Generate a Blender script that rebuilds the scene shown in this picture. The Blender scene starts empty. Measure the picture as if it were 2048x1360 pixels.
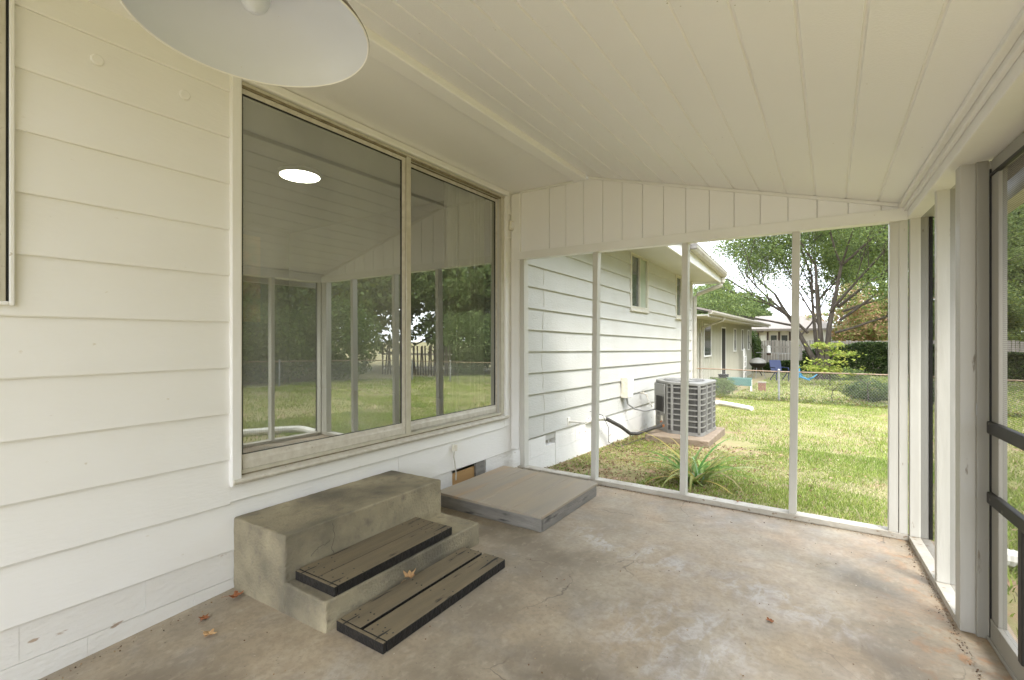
import bpy, bmesh, math, random
import numpy as np
from mathutils import Vector, Matrix
R_ = math.radians
random.seed(7); rng = np.random.default_rng(11)
sc = bpy.context.scene
COL = sc.collection

# ------------------------------------------------------------------ camera, light, exposure
cam = bpy.data.cameras.new('camera'); camo = bpy.data.objects.new('camera', cam); COL.objects.link(camo)
cam.sensor_width = 36; cam.lens = 955/2048*36
camo.location = (2.55, 0, 1.25); camo.rotation_euler = (R_(90), 0, R_(33.66))
cam.clip_start = 0.02; cam.clip_end = 800
cam.shift_y = -0.001
sc.camera = camo
SUN_EL, SUN_AZ = 56, 128      # azimuth clockwise from +Y
w = bpy.data.worlds.new('World'); sc.world = w; w.use_nodes = True
nt = w.node_tree; bg = nt.nodes['Background']
sky = nt.nodes.new('ShaderNodeTexSky'); sky.sky_type = 'NISHITA'; sky.sun_disc = False
sky.sun_elevation = R_(SUN_EL); sky.sun_rotation = R_(SUN_AZ); sky.air_density = 1.0; sky.dust_density = 3.5; sky.ozone_density = 1
hs = nt.nodes.new('ShaderNodeMix'); hs.data_type = 'RGBA'; hs.inputs[0].default_value = 0.8
nt.links.new(sky.outputs[0], hs.inputs[6]); hs.inputs[7].default_value = (9.2, 9.8, 10.8, 1)   # thin bright overcast
nt.links.new(hs.outputs[2], bg.inputs[0]); bg.inputs[1].default_value = 0.15
sl = bpy.data.lights.new('sun', 'SUN'); sl.energy = 1.2; sl.angle = R_(14); sl.color = (1, .98, .94)
slo = bpy.data.objects.new('sun', sl); COL.objects.link(slo)
_a = R_(SUN_AZ); _e = R_(SUN_EL)
sv = Vector((math.sin(_a)*math.cos(_e), math.cos(_a)*math.cos(_e), math.sin(_e)))
slo.rotation_euler = sv.to_track_quat('Z', 'Y').to_euler()
sc.view_settings.view_transform = 'Standard'; sc.view_settings.look = 'None'
sc.view_settings.gamma = 1; sc.view_settings.exposure = 1.8
sc.view_settings.use_curve_mapping = False
sc.render.engine = 'CYCLES'
cy = sc.cycles; cy.max_bounces = 16; cy.diffuse_bounces = 14; cy.glossy_bounces = 4; cy.transmission_bounces = 6
cy.transparent_max_bounces = 24; cy.use_denoising = True; cy.sample_clamp_indirect = 20; cy.caustics_reflective = False; cy.caustics_refractive = False

# ------------------------------------------------------------------ materials
def _n(nt, t, **k):
    n = nt.nodes.new(t)
    for a, b in k.items(): setattr(n, a, b)
    return n
def mat(name, c, rough=.6, c2=None, ns=6., namt=.5, stretch=(1, 1, 1), bump=.0, bs=60., bstretch=(1, 1, 1), c3=None, n3=30., t3=.62, w3=.05, metal=0., spec=.4, detail=6):
    """base colour c mixed with c2 by soft noise; c3 in sparse specks (wear, grime)"""
    m = bpy.data.materials.new(name); m.use_nodes = True; nt = m.node_tree; L = nt.links
    b = nt.nodes['Principled BSDF']; b.inputs['Roughness'].default_value = rough
    b.inputs['Metallic'].default_value = metal; b.inputs['Specular IOR Level'].default_value = spec
    b.inputs['Base Color'].default_value = (*c, 1)
    tc = _n(nt, 'ShaderNodeTexCoord')
    def noise(scale, st, det=detail):
        mp = _n(nt, 'ShaderNodeMapping'); mp.inputs['Scale'].default_value = st; L.new(tc.outputs['Object'], mp.inputs[0])
        n = _n(nt, 'ShaderNodeTexNoise'); n.inputs['Scale'].default_value = scale; n.inputs['Detail'].default_value = det
        L.new(mp.outputs[0], n.inputs[0]); return n
    cur = None
    if c2 is not None:
        n = noise(ns, stretch); r = _n(nt, 'ShaderNodeMapRange'); r.inputs[1].default_value = .5-.5*namt*.5; r.inputs[2].default_value = .5+.5*namt*.5
        L.new(n.outputs[0], r.inputs[0])
        mx = _n(nt, 'ShaderNodeMix', data_type='RGBA'); mx.inputs[6].default_value = (*c, 1); mx.inputs[7].default_value = (*c2, 1)
        L.new(r.outputs[0], mx.inputs[0]); cur = mx.outputs[2]
    if c3 is not None:
        n = noise(n3, stretch); r = _n(nt, 'ShaderNodeMapRange'); r.inputs[1].default_value = t3; r.inputs[2].default_value = t3+w3
        L.new(n.outputs[0], r.inputs[0])
        mx = _n(nt, 'ShaderNodeMix', data_type='RGBA'); mx.inputs[7].default_value = (*c3, 1)
        if cur is not None: L.new(cur, mx.inputs[6])
        else: mx.inputs[6].default_value = (*c, 1)
        L.new(r.outputs[0], mx.inputs[0]); cur = mx.outputs[2]
    if cur is not None: L.new(cur, b.inputs['Base Color'])
    if bump:
        n = noise(bs, bstretch); bp = _n(nt, 'ShaderNodeBump'); bp.inputs['Strength'].default_value = bump; bp.inputs['Distance'].default_value = .01
        L.new(n.outputs[0], bp.inputs['Height']); L.new(bp.outputs[0], b.inputs['Normal'])
    return m
M = {}
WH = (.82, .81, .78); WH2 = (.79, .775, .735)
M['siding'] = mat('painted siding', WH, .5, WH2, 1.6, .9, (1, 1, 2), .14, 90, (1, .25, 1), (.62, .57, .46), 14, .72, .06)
M['siding_out'] = mat('daylight dimmed siding', (.54, .535, .50), .6, (.50, .49, .445), 2.2, .8, (1, 1, 2), .4, 80, (1, .3, 1), (.55, .50, .40), 9, .70, .08)  # same paint as the porch siding, darkened to offset the strong outdoor light
M['ceiling'] = mat('ceiling paint', (.88, .87, .865), .6, (.86, .85, .84), 1.1, .8, (1, 1, 1), .15, 140, (1, 1, 1), (.55, .45, .33), 46, .80, .03)
M['trim'] = mat('trim paint', (.82, .81, .785), .42, (.78, .77, .735), 3, .7, (1, 1, 1), .15, 60, (1, 1, .2), (.50, .44, .35), 22, .74, .04)
M['post'] = mat('shaded worn post paint', (.60, .585, .53), .5, (.53, .515, .46), 5, .8, (1, 1, .25), .3, 50, (1, 1, .12), (.36, .31, .25), 30, .70, .03)  # base darkened for the weaker light on posts and studs; specks are wear
M['sill'] = mat('peeling sill paint', (.56, .53, .46), .7, (.40, .365, .30), 8, .9, (1, 1, 1), .5, 40, (1, 1, 1), (.30, .24, .18), 26, .62, .05)
M['alu'] = mat('oxidised frame metal', (.58, .55, .455), .42, (.50, .47, .375), 14, .7, (1, 1, 1), .1, 90, (1, 1, 1), (.36, .32, .25), 40, .66, .1, .1)
M['alu2'] = mat('pale worn sill metal', (.64, .61, .53), .5, (.52, .48, .40), 22, .8, (1, 1, 1), .1, 90, (1, 1, 1), (.38, .33, .25), 60, .64, .12)
M['track'] = mat('grimy track', (.16, .13, .08), .6, (.3, .26, .17), 20, .8)
M['rubber'] = mat('black gasket', (.012, .012, .012), .5)
M['found'] = mat('painted foundation block', (.76, .75, .71), .8, (.71, .69, .645), 3, .9, (1, .4, 1), .4, 50, (1, .45, 1), (.42, .33, .25), 16, .68, .03)
M['ply'] = mat('bare plywood', (.45, .28, .12), .7, (.36, .21, .08), 6, .9, (1, .15, 3), .2, 60, (1, .1, 4))
M['dark'] = mat('dark void', (.03, .028, .025), .9)
M['lamp'] = mat('white enamel', (.63, .66, .72), .3, (.59, .62, .68), 5, .8, c3=(.5, .47, .42), n3=60, t3=.73, w3=.03)
M['lampout'] = mat('bronze enamel', (.16, .13, .09), .35, (.10, .08, .06), 8, .6)
M['plastic'] = mat('ivory plastic', (.74, .71, .62), .45, (.66, .62, .5), 30, .5)
M['wire'] = mat('painted wire', (.55, .52, .44), .6)
M['dwire'] = mat('dark wire', (.05, .045, .04), .6)
M['acgrey'] = mat('grey unit paint', (.27, .265, .245), .5, (.225, .22, .20), 5, .8, (1, 1, .5), .1, 80, (1, 1, 1), (.2, .17, .13), 16, .72, .05)
M['aclight'] = mat('light grey grille', (.255, .25, .23), .5, (.21, .205, .19), 5, .8)
M['barm'] = mat('grille bars', (.17, .165, .15), .55, (.10, .095, .09), 8, .8)
M['fin'] = mat('coil fins', (.035, .033, .03), .6, (.06, .056, .05), 12, .8)
M['stoopc'] = mat('old concrete', (.40, .345, .225), .85, (.14, .125, .09), 2.8, .62, (1, 1, 1), .75, 80, (1, 1, 1), (.17, .145, .11), 17, .54, .30, detail=14)
M['padc'] = mat('pad concrete', (.20, .155, .11), .9, (.27, .21, .15), 6, .9, (1, 1, 1), .8, 40)
M['platop'] = mat('platform top boards', (.37, .31, .225), .7, (.30, .27, .22), 3.5, .9, (3, .4, 1), .4, 50, (3, .2, 1), (.42, .29, .17), 3, .52, .3)
M['platside'] = mat('grey painted board', (.15, .14, .122), .6, (.28, .262, .23), 7, 1., (.6, .6, 3), .6, 30, (.3, .3, 8), (.05, .05, .045), 9, .58, .15)
M['plank'] = mat('worn tread wood', (.215, .17, .10), .75, (.14, .115, .075), 5, 1., (5, .6, 1), .6, 40, (8, .5, 1), (.018, .016, .013), 7, .63, .05)
M['black'] = mat('black paint', (.008, .0075, .007), .6, (.018, .015, .012), 14, .9, (1, 1, 1), .9, 45)
M['nail'] = mat('nail heads', (.02, .018, .015), .5)
M['leafdry'] = mat('dry leaf', (.33, .13, .05), .8, (.20, .07, .03), 30, .9)
M['leafdry2'] = mat('tan dry leaf', (.50, .33, .16), .8, (.36, .2, .09), 30, .9)
M['bark'] = mat('bark', (.12, .098, .075), .95, (.05, .04, .03), 8, .9, (1, 1, .25), 1., 20, (1, 1, .2))
M['rust'] = mat('rusty rail', (.20, .12, .07), .7, (.30, .24, .17), 20, .9)
M['galv'] = mat('galvanised', (.36, .36, .35), .45, (.28, .28, .27), 20, .8, metal=.3)
M['gutter'] = mat('gutter', (.50, .48, .42), .4, (.36, .33, .27), 6, .9, (1, 1, 1), c3=(.3, .27, .2), n3=9, t3=.62, w3=.1)
M['shingle'] = mat('roof shingle', (.17, .15, .13), .9, (.25, .22, .19), 30, .9)
M['nwall'] = mat('neighbour siding', (.50, .485, .41), .6, (.43, .415, .34), 3, .9, (1, 1, .3))
M['nwall2'] = mat('far white siding', (.74, .71, .63), .6, (.66, .63, .55), 3, .9)
M['brown'] = mat('brown trim', (.07, .04, .03), .6)
M['winglass'] = mat('far window glass', (.05, .055, .05), .08, (.11, .12, .11), 2, .9, spec=.8)
M['blind'] = mat('window blind', (.30, .36, .26), .3, (.42, .44, .36), 3, .8)
M['fwood'] = mat('grey fence wood', (.42, .38, .33), .85, (.30, .27, .23), 6, .9, (4, 4, .4))
M['teal'] = mat('faded teal paint', (.07, .17, .15), .6, (.12, .22, .19), 8, .9)
M['blue'] = mat('navy chair', (.018, .03, .085), .6)
M['lblue'] = mat('light blue plastic', (.05, .24, .38), .5)
M['pipew'] = mat('white pipe', (.74, .72, .66), .5, (.6, .57, .5), 8, .9)
M['insul'] = mat('black pipe insulation', (.035, .033, .03), .7, (.08, .075, .065), 20, .9)
M['copper'] = mat('copper valve', (.35, .14, .06), .4, metal=.5)
M['curtain'] = mat('pale curtain', (.86, .86, .80), .8, (.78, .78, .70), 4, .7)
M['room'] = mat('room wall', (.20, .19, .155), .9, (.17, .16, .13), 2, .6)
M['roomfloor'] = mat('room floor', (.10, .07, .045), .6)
M['orange'] = mat('orange print', (.55, .20, .07), .5)
M['picture'] = mat('green patterned cloth', (.15, .2, .1), .8, (.5, .25, .12), 12, 1.)
M['doorfr'] = mat('shaded door frame paint', (.33, .315, .275), .5, (.27, .26, .225), 5, .9, (1, 1, .2), c3=(.2, .17, .13), n3=26, t3=.7, w3=.04)  # shade on the right side wall put into the frame colour
M['doorpost'] = mat('shaded door post paint', (.50, .485, .44), .5, (.43, .415, .37), 5, .9, (1, 1, .2), .2, 60, (1, 1, .2), (.22, .19, .15), 24, .70, .04)  # post colour darkened to carry the shade on this wall
M['doorbar'] = mat('bronze door bar', (.018, .017, .015), .5, (.035, .032, .028), 8, .9, (1, 1, 1), c3=(.14, .13, .11), n3=30, t3=.69, w3=.03, spec=.25)

def glass_mat(name, refl, haze, hazec=(.5, .5, .45)):
    m = bpy.data.materials.new(name); m.use_nodes = True; nt = m.node_tree; L = nt.links
    nt.nodes.remove(nt.nodes['Principled BSDF']); out = nt.nodes['Material Output']
    g = _n(nt, 'ShaderNodeBsdfGlossy'); g.inputs['Roughness'].default_value = 0.0; g.inputs[0].default_value = (.93, .95, .88, 1)
    t = _n(nt, 'ShaderNodeBsdfTransparent'); t.inputs[0].default_value = (.92, .94, .90, 1)
    d = _n(nt, 'ShaderNodeBsdfDiffuse'); d.inputs[0].default_value = (*hazec, 1)
    f = _n(nt, 'ShaderNodeFresnel'); f.inputs[0].default_value = 1.5
    a = _n(nt, 'ShaderNodeMath', operation='MULTIPLY_ADD'); a.inputs[1].default_value = 1.0; a.inputs[2].default_value = refl; L.new(f.outputs[0], a.inputs[0])
    m1 = _n(nt, 'ShaderNodeMixShader'); L.new(a.outputs[0], m1.inputs[0]); L.new(t.outputs[0], m1.inputs[1]); L.new(g.outputs[0], m1.inputs[2])
    tc = _n(nt, 'ShaderNodeTexCoord'); mp = _n(nt, 'ShaderNodeMapping'); mp.inputs['Scale'].default_value = (1, 2, 1); L.new(tc.outputs['Object'], mp.inputs[0])
    no = _n(nt, 'ShaderNodeTexNoise'); no.inputs['Scale'].default_value = 1.6; no.inputs['Detail'].default_value = 5; L.new(mp.outputs[0], no.inputs[0])
    mr = _n(nt, 'ShaderNodeMapRange'); mr.inputs[1].default_value = .3; mr.inputs[2].default_value = .75; mr.inputs[3].default_value = haze*.5; mr.inputs[4].default_value = haze*1.6
    L.new(no.outputs[0], mr.inputs[0])
    m2 = _n(nt, 'ShaderNodeMixShader'); L.new(mr.outputs[0], m2.inputs[0]); L.new(m1.outputs[0], m2.inputs[1]); L.new(d.outputs[0], m2.inputs[2])
    L.new(m2.outputs[0], out.inputs[0]); return m
M['glassL'] = glass_mat('dusty reflective glass', .36, .17, (.62, .64, .58))
M['glassR'] = glass_mat('reflective glass', .37, .05, (.62, .64, .58))
def screen_mat(name, op, c):
    m = bpy.data.materials.new(name); m.use_nodes = True; nt = m.node_tree; L = nt.links
    nt.nodes.remove(nt.nodes['Principled BSDF']); out = nt.nodes['Material Output']
    t = _n(nt, 'ShaderNodeBsdfTransparent'); d = _n(nt, 'ShaderNodeBsdfDiffuse'); d.inputs[0].default_value = (*c, 1)
    tc = _n(nt, 'ShaderNodeTexCoord'); sep = _n(nt, 'ShaderNodeSeparateXYZ'); L.new(tc.outputs['Object'], sep.inputs[0])
    ws = []
    for i, sc_ in ((1, 260.), (2, 260.)):     # woven threads
        ml = _n(nt, 'ShaderNodeMath', operation='MULTIPLY'); ml.inputs[1].default_value = sc_*2*math.pi/2; L.new(sep.outputs[i], ml.inputs[0])
        sn = _n(nt, 'ShaderNodeMath', operation='SINE'); L.new(ml.outputs[0], sn.inputs[0]); ws.append(sn)
    mxn = _n(nt, 'ShaderNodeMath', operation='MAXIMUM'); L.new(ws[0].outputs[0], mxn.inputs[0]); L.new(ws[1].outputs[0], mxn.inputs[1])
    mr = _n(nt, 'ShaderNodeMapRange'); mr.inputs[1].default_value = -1; mr.inputs[2].default_value = 1; mr.inputs[3].default_value = op*.35; mr.inputs[4].default_value = min(1, op*1.35)
    L.new(mxn.outputs[0], mr.inputs[0])
    lw = _n(nt, 'ShaderNodeLayerWeight'); lw.inputs[0].default_value = .5     # a woven mesh closes up when seen at a glancing angle
    g2 = _n(nt, 'ShaderNodeMapRange'); g2.inputs[1].default_value = .70; g2.inputs[2].default_value = .90; g2.inputs[3].default_value = 0.; g2.inputs[4].default_value = .92; L.new(lw.outputs['Facing'], g2.inputs[0])
    mm = _n(nt, 'ShaderNodeMath', operation='MAXIMUM'); L.new(mr.outputs[0], mm.inputs[0]); L.new(g2.outputs[0], mm.inputs[1])
    mx = _n(nt, 'ShaderNodeMixShader'); L.new(mm.outputs[0], mx.inputs[0]); L.new(t.outputs[0], mx.inputs[1]); L.new(d.outputs[0], mx.inputs[2])
    L.new(mx.outputs[0], out.inputs[0]); return m
M['screen'] = screen_mat('insect screen', .46, (.11, .105, .085))
M['screendark'] = screen_mat('dark insect screen', .22, (.02, .02, .018))
def emit(name, c, s):
    m = bpy.data.materials.new(name); m.use_nodes = True; nt = m.node_tree
    nt.nodes.remove(nt.nodes['Principled BSDF']); e = _n(nt, 'ShaderNodeEmission'); e.inputs[0].default_value = (*c, 1); e.inputs[1].default_value = s
    nt.links.new(e.outputs[0], nt.nodes['Material Output'].inputs[0]); return m
M['glow'] = emit('lit diffuser', (1, .98, .86), 9)
def leafmat(name, trans=.45, rough=.6):
    m = bpy.data.materials.new(name); m.use_nodes = True; nt = m.node_tree; L = nt.links
    b = nt.nodes['Principled BSDF']; out = nt.nodes['Material Output']; b.inputs['Roughness'].default_value = rough; b.inputs['Specular IOR Level'].default_value = .25
    a = _n(nt, 'ShaderNodeAttribute'); a.attribute_name = 'tint'; L.new(a.outputs['Color'], b.inputs['Base Color'])
    t = _n(nt, 'ShaderNodeBsdfTranslucent'); L.new(a.outputs['Color'], t.inputs[0])
    mx = _n(nt, 'ShaderNodeMixShader'); mx.inputs[0].default_value = trans
    L.new(b.outputs[0], mx.inputs[1]); L.new(t.outputs[0], mx.inputs[2]); L.new(mx.outputs[0], out.inputs[0]); return m
M['leaf'] = leafmat('foliage'); M['grass'] = leafmat('grass blades', .3)

# ------------------------------------------------------------------ mesh helpers
class MB:
    def __init__(s): s.v = []; s.f = []; s.m = []
    def poly(s, pts, faces, mi=0):
        o = len(s.v); s.v += [tuple(p) for p in pts]; s.f += [tuple(i+o for i in f) for f in faces]; s.m += [mi]*len(faces); return s
    def box(s, x0, x1, y0, y1, z0, z1, mi=0):
        if x0 > x1: x0, x1 = x1, x0
        if y0 > y1: y0, y1 = y1, y0
        if z0 > z1: z0, z1 = z1, z0
        p = [(x0,y0,z0),(x1,y0,z0),(x1,y1,z0),(x0,y1,z0),(x0,y0,z1),(x1,y0,z1),(x1,y1,z1),(x0,y1,z1)]
        return s.poly(p, [(0,3,2,1),(4,5,6,7),(0,1,5,4),(1,2,6,5),(2,3,7,6),(3,0,4,7)], mi)
    def prism(s, prof, axis, a, b, mi=0):
        """profile of 2-D points swept along axis ('x','y','z') from a to b; b - a may be negative"""
        def mk(u, v, t): return {'x': (t, u, v), 'y': (u, t, v), 'z': (u, v, t)}[axis]
        n = len(prof); pts = [mk(u, v, a) for u, v in prof]+[mk(u, v, b) for u, v in prof]
        fs = [tuple(range(n))[::-1], tuple(range(n, 2*n))]+[(i, (i+1) % n, n+(i+1) % n, n+i) for i in range(n)]
        return s.poly(pts, fs, mi)
    def tube(s, pts, rad, n=8, mi=0, cap=True):
        pts = [Vector(p) for p in pts]
        if not hasattr(rad, '__len__'): rad = [rad]*len(pts)
        o = len(s.v); up = Vector((0, 0, 1))
        for i, p in enumerate(pts):
            d = (pts[min(i+1, len(pts)-1)]-pts[max(i-1, 0)]).normalized()
            a = d.cross(up if abs(d.z) < .95 else Vector((1, 0, 0))).normalized(); b = d.cross(a)
            for k in range(n):
                t = 2*math.pi*k/n; s.v.append(tuple(p+(a*math.cos(t)+b*math.sin(t))*rad[i]))
        for i in range(len(pts)-1):
            for k in range(n):
                s.f.append((o+i*n+k, o+i*n+(k+1) % n, o+(i+1)*n+(k+1) % n, o+(i+1)*n+k)); s.m.append(mi)
        if cap:
            s.f.append(tuple(o+k for k in range(n))[::-1]); s.f.append(tuple(o+(len(pts)-1)*n+k for k in range(n))); s.m += [mi, mi]
        return s
    def lathe(s, prof, c=(0, 0, 0), n=32, mi=0, open_=False):
        o = len(s.v)
        for r, z in prof:
            for k in range(n):
                t = 2*math.pi*k/n; s.v.append((c[0]+r*math.cos(t), c[1]+r*math.sin(t), c[2]+z))
        for i in range(len(prof)-1):
            for k in range(n):
                s.f.append((o+i*n+k, o+i*n+(k+1) % n, o+(i+1)*n+(k+1) % n, o+(i+1)*n+k)); s.m.append(mi)
        return s
def empty(name, label=None, cat=None, loc=(0, 0, 0), rz=0, group=None, kind=None):
    o = bpy.data.objects.new(name, None); COL.objects.link(o); o.location = loc; o.rotation_euler = (0, 0, rz); o.empty_display_size = .1
    return tag(o, label, cat, group, kind)
def tag(o, label=None, cat=None, group=None, kind=None):
    if label: o['label'] = label
    if cat: o['category'] = cat
    if group: o['group'] = group
    if kind: o['kind'] = kind
    return o
def obj(name, mb, m, parent=None, bevel=0, smooth=False, seg=2, kind=None, label=None):
    me = bpy.data.meshes.new(name); me.from_pydata(mb.v, [], mb.f)
    ms = m if isinstance(m, (list, tuple)) else [m]
    for q in ms: me.materials.append(M[q] if isinstance(q, str) else q)
    if len(ms) > 1: me.polygons.foreach_set('material_index', mb.m)
    if smooth: me.polygons.foreach_set('use_smooth', [True]*len(me.polygons))
    me.update()
    o = bpy.data.objects.new(name, me); COL.objects.link(o)
    if parent is not None: o.parent = parent
    if bevel:
        b = o.modifiers.new('bevel', 'BEVEL'); b.width = bevel; b.segments = seg; b.limit_method = 'ANGLE'; b.angle_limit = R_(40)
    if kind: o['kind'] = kind
    if label: o['label'] = label
    return o
def npmesh(name, V, F, tint=None, m='leaf', parent=None, kind=None):
    """V (n,3), F (k,3 or 4) arrays; tint (k,3) one colour per face"""
    me = bpy.data.meshes.new(name); k = F.shape[1]
    me.vertices.add(len(V)); me.vertices.foreach_set('co', V.astype(np.float32).ravel())
    me.loops.add(F.size); me.loops.foreach_set('vertex_index', F.astype(np.int32).ravel())
    me.polygons.add(len(F)); me.polygons.foreach_set('loop_start', np.arange(0, F.size, k, dtype=np.int32)); me.polygons.foreach_set('loop_total', np.full(len(F), k, dtype=np.int32))
    me.update(calc_edges=True)
    if tint is not None:
        a = me.color_attributes.new('tint', 'FLOAT_COLOR', 'CORNER')
        c = np.ones((len(F), k, 4), np.float32); c[:, :, :3] = tint[:, None, :]; a.data.foreach_set('color', c.ravel())
    me.materials.append(M[m] if isinstance(m, str) else m)
    o = bpy.data.objects.new(name, me); COL.objects.link(o)
    if parent is not None: o.parent = parent
    if kind: o['kind'] = kind
    return o
def rough_up(o, size, strength, levels=4):
    s = o.modifiers.new('sub', 'SUBSURF'); s.subdivision_type = 'SIMPLE'; s.levels = levels; s.render_levels = levels
    t = bpy.data.textures.new('grit', 'CLOUDS'); t.noise_scale = size; t.noise_depth = 4
    d = o.modifiers.new('disp', 'DISPLACE'); d.texture = t; d.strength = strength; d.mid_level = .5; d.texture_coords = 'GLOBAL'

def gz(x, y):
    """lawn height"""
    z = np.interp(y, [-30, 3.9, 5.7, 7, 11, 15, 30, 60, 200], [-.12, -.12, -.2, -.24, -.31, -.47, -.78, -1.0, -1.0])
    return z-np.clip((x-3), 0, 12)*.008
# ------------------------------------------------------------------ ground and lawn
def lawn_ground():
    xs = np.concatenate([np.linspace(-260, -20, 9)[:-1], np.linspace(-20, 26, 93), np.linspace(26, 260, 9)[1:]])
    ys = np.concatenate([np.linspace(-200, -12, 7)[:-1], np.linspace(-12, 40, 105), np.linspace(40, 400, 9)[1:]])
    X, Y = np.meshgrid(xs, ys); Z = gz(X, Y)+.012*np.sin(X*2.1+Y*.7)*np.cos(Y*1.7)
    V = np.stack([X, Y, Z], -1).reshape(-1, 3); nx = len(xs); i = np.arange(len(ys)-1)[:, None]*nx+np.arange(nx-1)[None]
    F = np.stack([i, i+1, i+1+nx, i+nx], -1).reshape(-1, 4)
    return V, F
mg = mat('soil and thatch', (.20, .20, .07), .95, (.30, .25, .13), 2.2, 1., (1, 1, 1), .8, 30, (1, 1, 1), (.30, .19, .12), 3.5, .52, .15)
V, F = lawn_ground()
g = npmesh('ground', V, F, None, mg); g['kind'] = 'structure'

def vnoise(x, y, s, seed):
    r = np.random.default_rng(seed); G = r.random((64, 64)); x = np.abs(x*s+31.7) % 63; y = np.abs(y*s+17.3) % 63
    i = x.astype(int); j = y.astype(int); fx = x-i; fy = y-j; fx = fx*fx*(3-2*fx); fy = fy*fy*(3-2*fy)
    i2 = (i+1) % 64; j2 = (j+1) % 64
    return (G[i, j]*(1-fx)+G[i2, j]*fx)*(1-fy)+(G[i, j2]*(1-fx)+G[i2, j2]*fx)*fy
def grass_patch(n, x0, x1, y0, y1, hgt, wid, seed):
    r = np.random.default_rng(seed); x = r.uniform(x0, x1, n); y = r.uniform(y0, y1, n)
    keep = ~((x > -.1) & (x < 3.15) & (y < 3.92)) & (x > .02)
    keep &= ~((x > .28) & (x < 1.20) & (y > 6.84) & (y < 8.12))
    bare = vnoise(x, y, 1.6, 5)*.6+vnoise(x, y, 4.7, 6)*.4
    # thin, trodden strip along the house and by the pad
    thin = np.clip(1-(x-.1)/2.2, 0, 1)*(y < 9)*(y > 3.9); thin = np.maximum(thin, np.exp(-(((x-1.5)/.45)**2+((y-7.3)/.7)**2)))
    keep &= (bare+r.random(n)*.35 > .28+.60*thin)
    x = x[keep]; y = y[keep]; n = len(x); bare = bare[keep]
    h = hgt*r.uniform(.45, 1.25, n)*(.7+.6*vnoise(x, y, 2.3, 9)); a = r.uniform(0, 6.283, n); ln = r.uniform(.2, 1.1, n)*h
    la = r.uniform(0, 6.283, n); z = gz(x, y)-.004; wv = wid*r.uniform(.6, 1.3, n)
    dx = np.cos(a)*wv; dy = np.sin(a)*wv
    P0 = np.stack([x-dx, y-dy, z], -1); P1 = np.stack([x+dx, y+dy, z], -1)
    mx = x+np.cos(la)*ln*.4; my = y+np.sin(la)*ln*.4
    P2 = np.stack([mx+dx*.7, my+dy*.7, z+h*.62], -1); P3 = np.stack([mx-dx*.7, my-dy*.7, z+h*.62], -1)
    P4 = np.stack([x+np.cos(la)*ln, y+np.sin(la)*ln, z+h*.95], -1)
    V = np.concatenate([P0, P1, P2, P3, P4]); i = np.arange(n)
    F = np.concatenate([np.stack([i, i+n, i+2*n], -1), np.stack([i, i+2*n, i+3*n], -1), np.stack([i+3*n, i+2*n, i+4*n], -1)])
    k = vnoise(x, y, .9, 21)*.5+vnoise(x, y, 3.1, 22)*.5; rr = r.random(n)
    green = np.array([.15, .25, .04]); yel = np.array([.35, .39, .10]); straw = np.array([.52, .46, .29])
    t = np.clip(k*.8-.15+rr*.7, 0, 1)[:, None]; c = green*(1-t)+yel*t
    st = (r.random(n) < .08+.35*(bare < .40)+.08*(k > .6))[:, None]; c = np.where(st, straw*(.7+.5*rr[:, None]), c)
    c = c*(.6+.8*r.random(n))[:, None]
    return V, F, np.concatenate([c, c, c])
Vs = []; Fs = []; Cs = []; off = 0
for a in ((140000, 0, 5.5, 3.88, 7.5, .036, .0026, 1), (110000, -.2, 8, 7.5, 15.2, .042, .0038, 2), (60000, 3.1, 13, -2, 9, .05, .006, 3),
          (40000, -1, 13, 15.1, 24, .07, .009, 4), (30000, -2, 14, 24, 33, .08, .014, 5), (20000, 8, 14, 8, 17, .06, .009, 6)):
    V, F, C = grass_patch(*a); Vs.append(V); Fs.append(F+off); Cs.append(C); off += len(V)
gr = npmesh('grass', np.concatenate(Vs), np.concatenate(Fs), np.concatenate(Cs), 'grass'); tag(gr, 'short yellow green lawn grass with straw patches', 'grass', kind='stuff')

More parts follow.
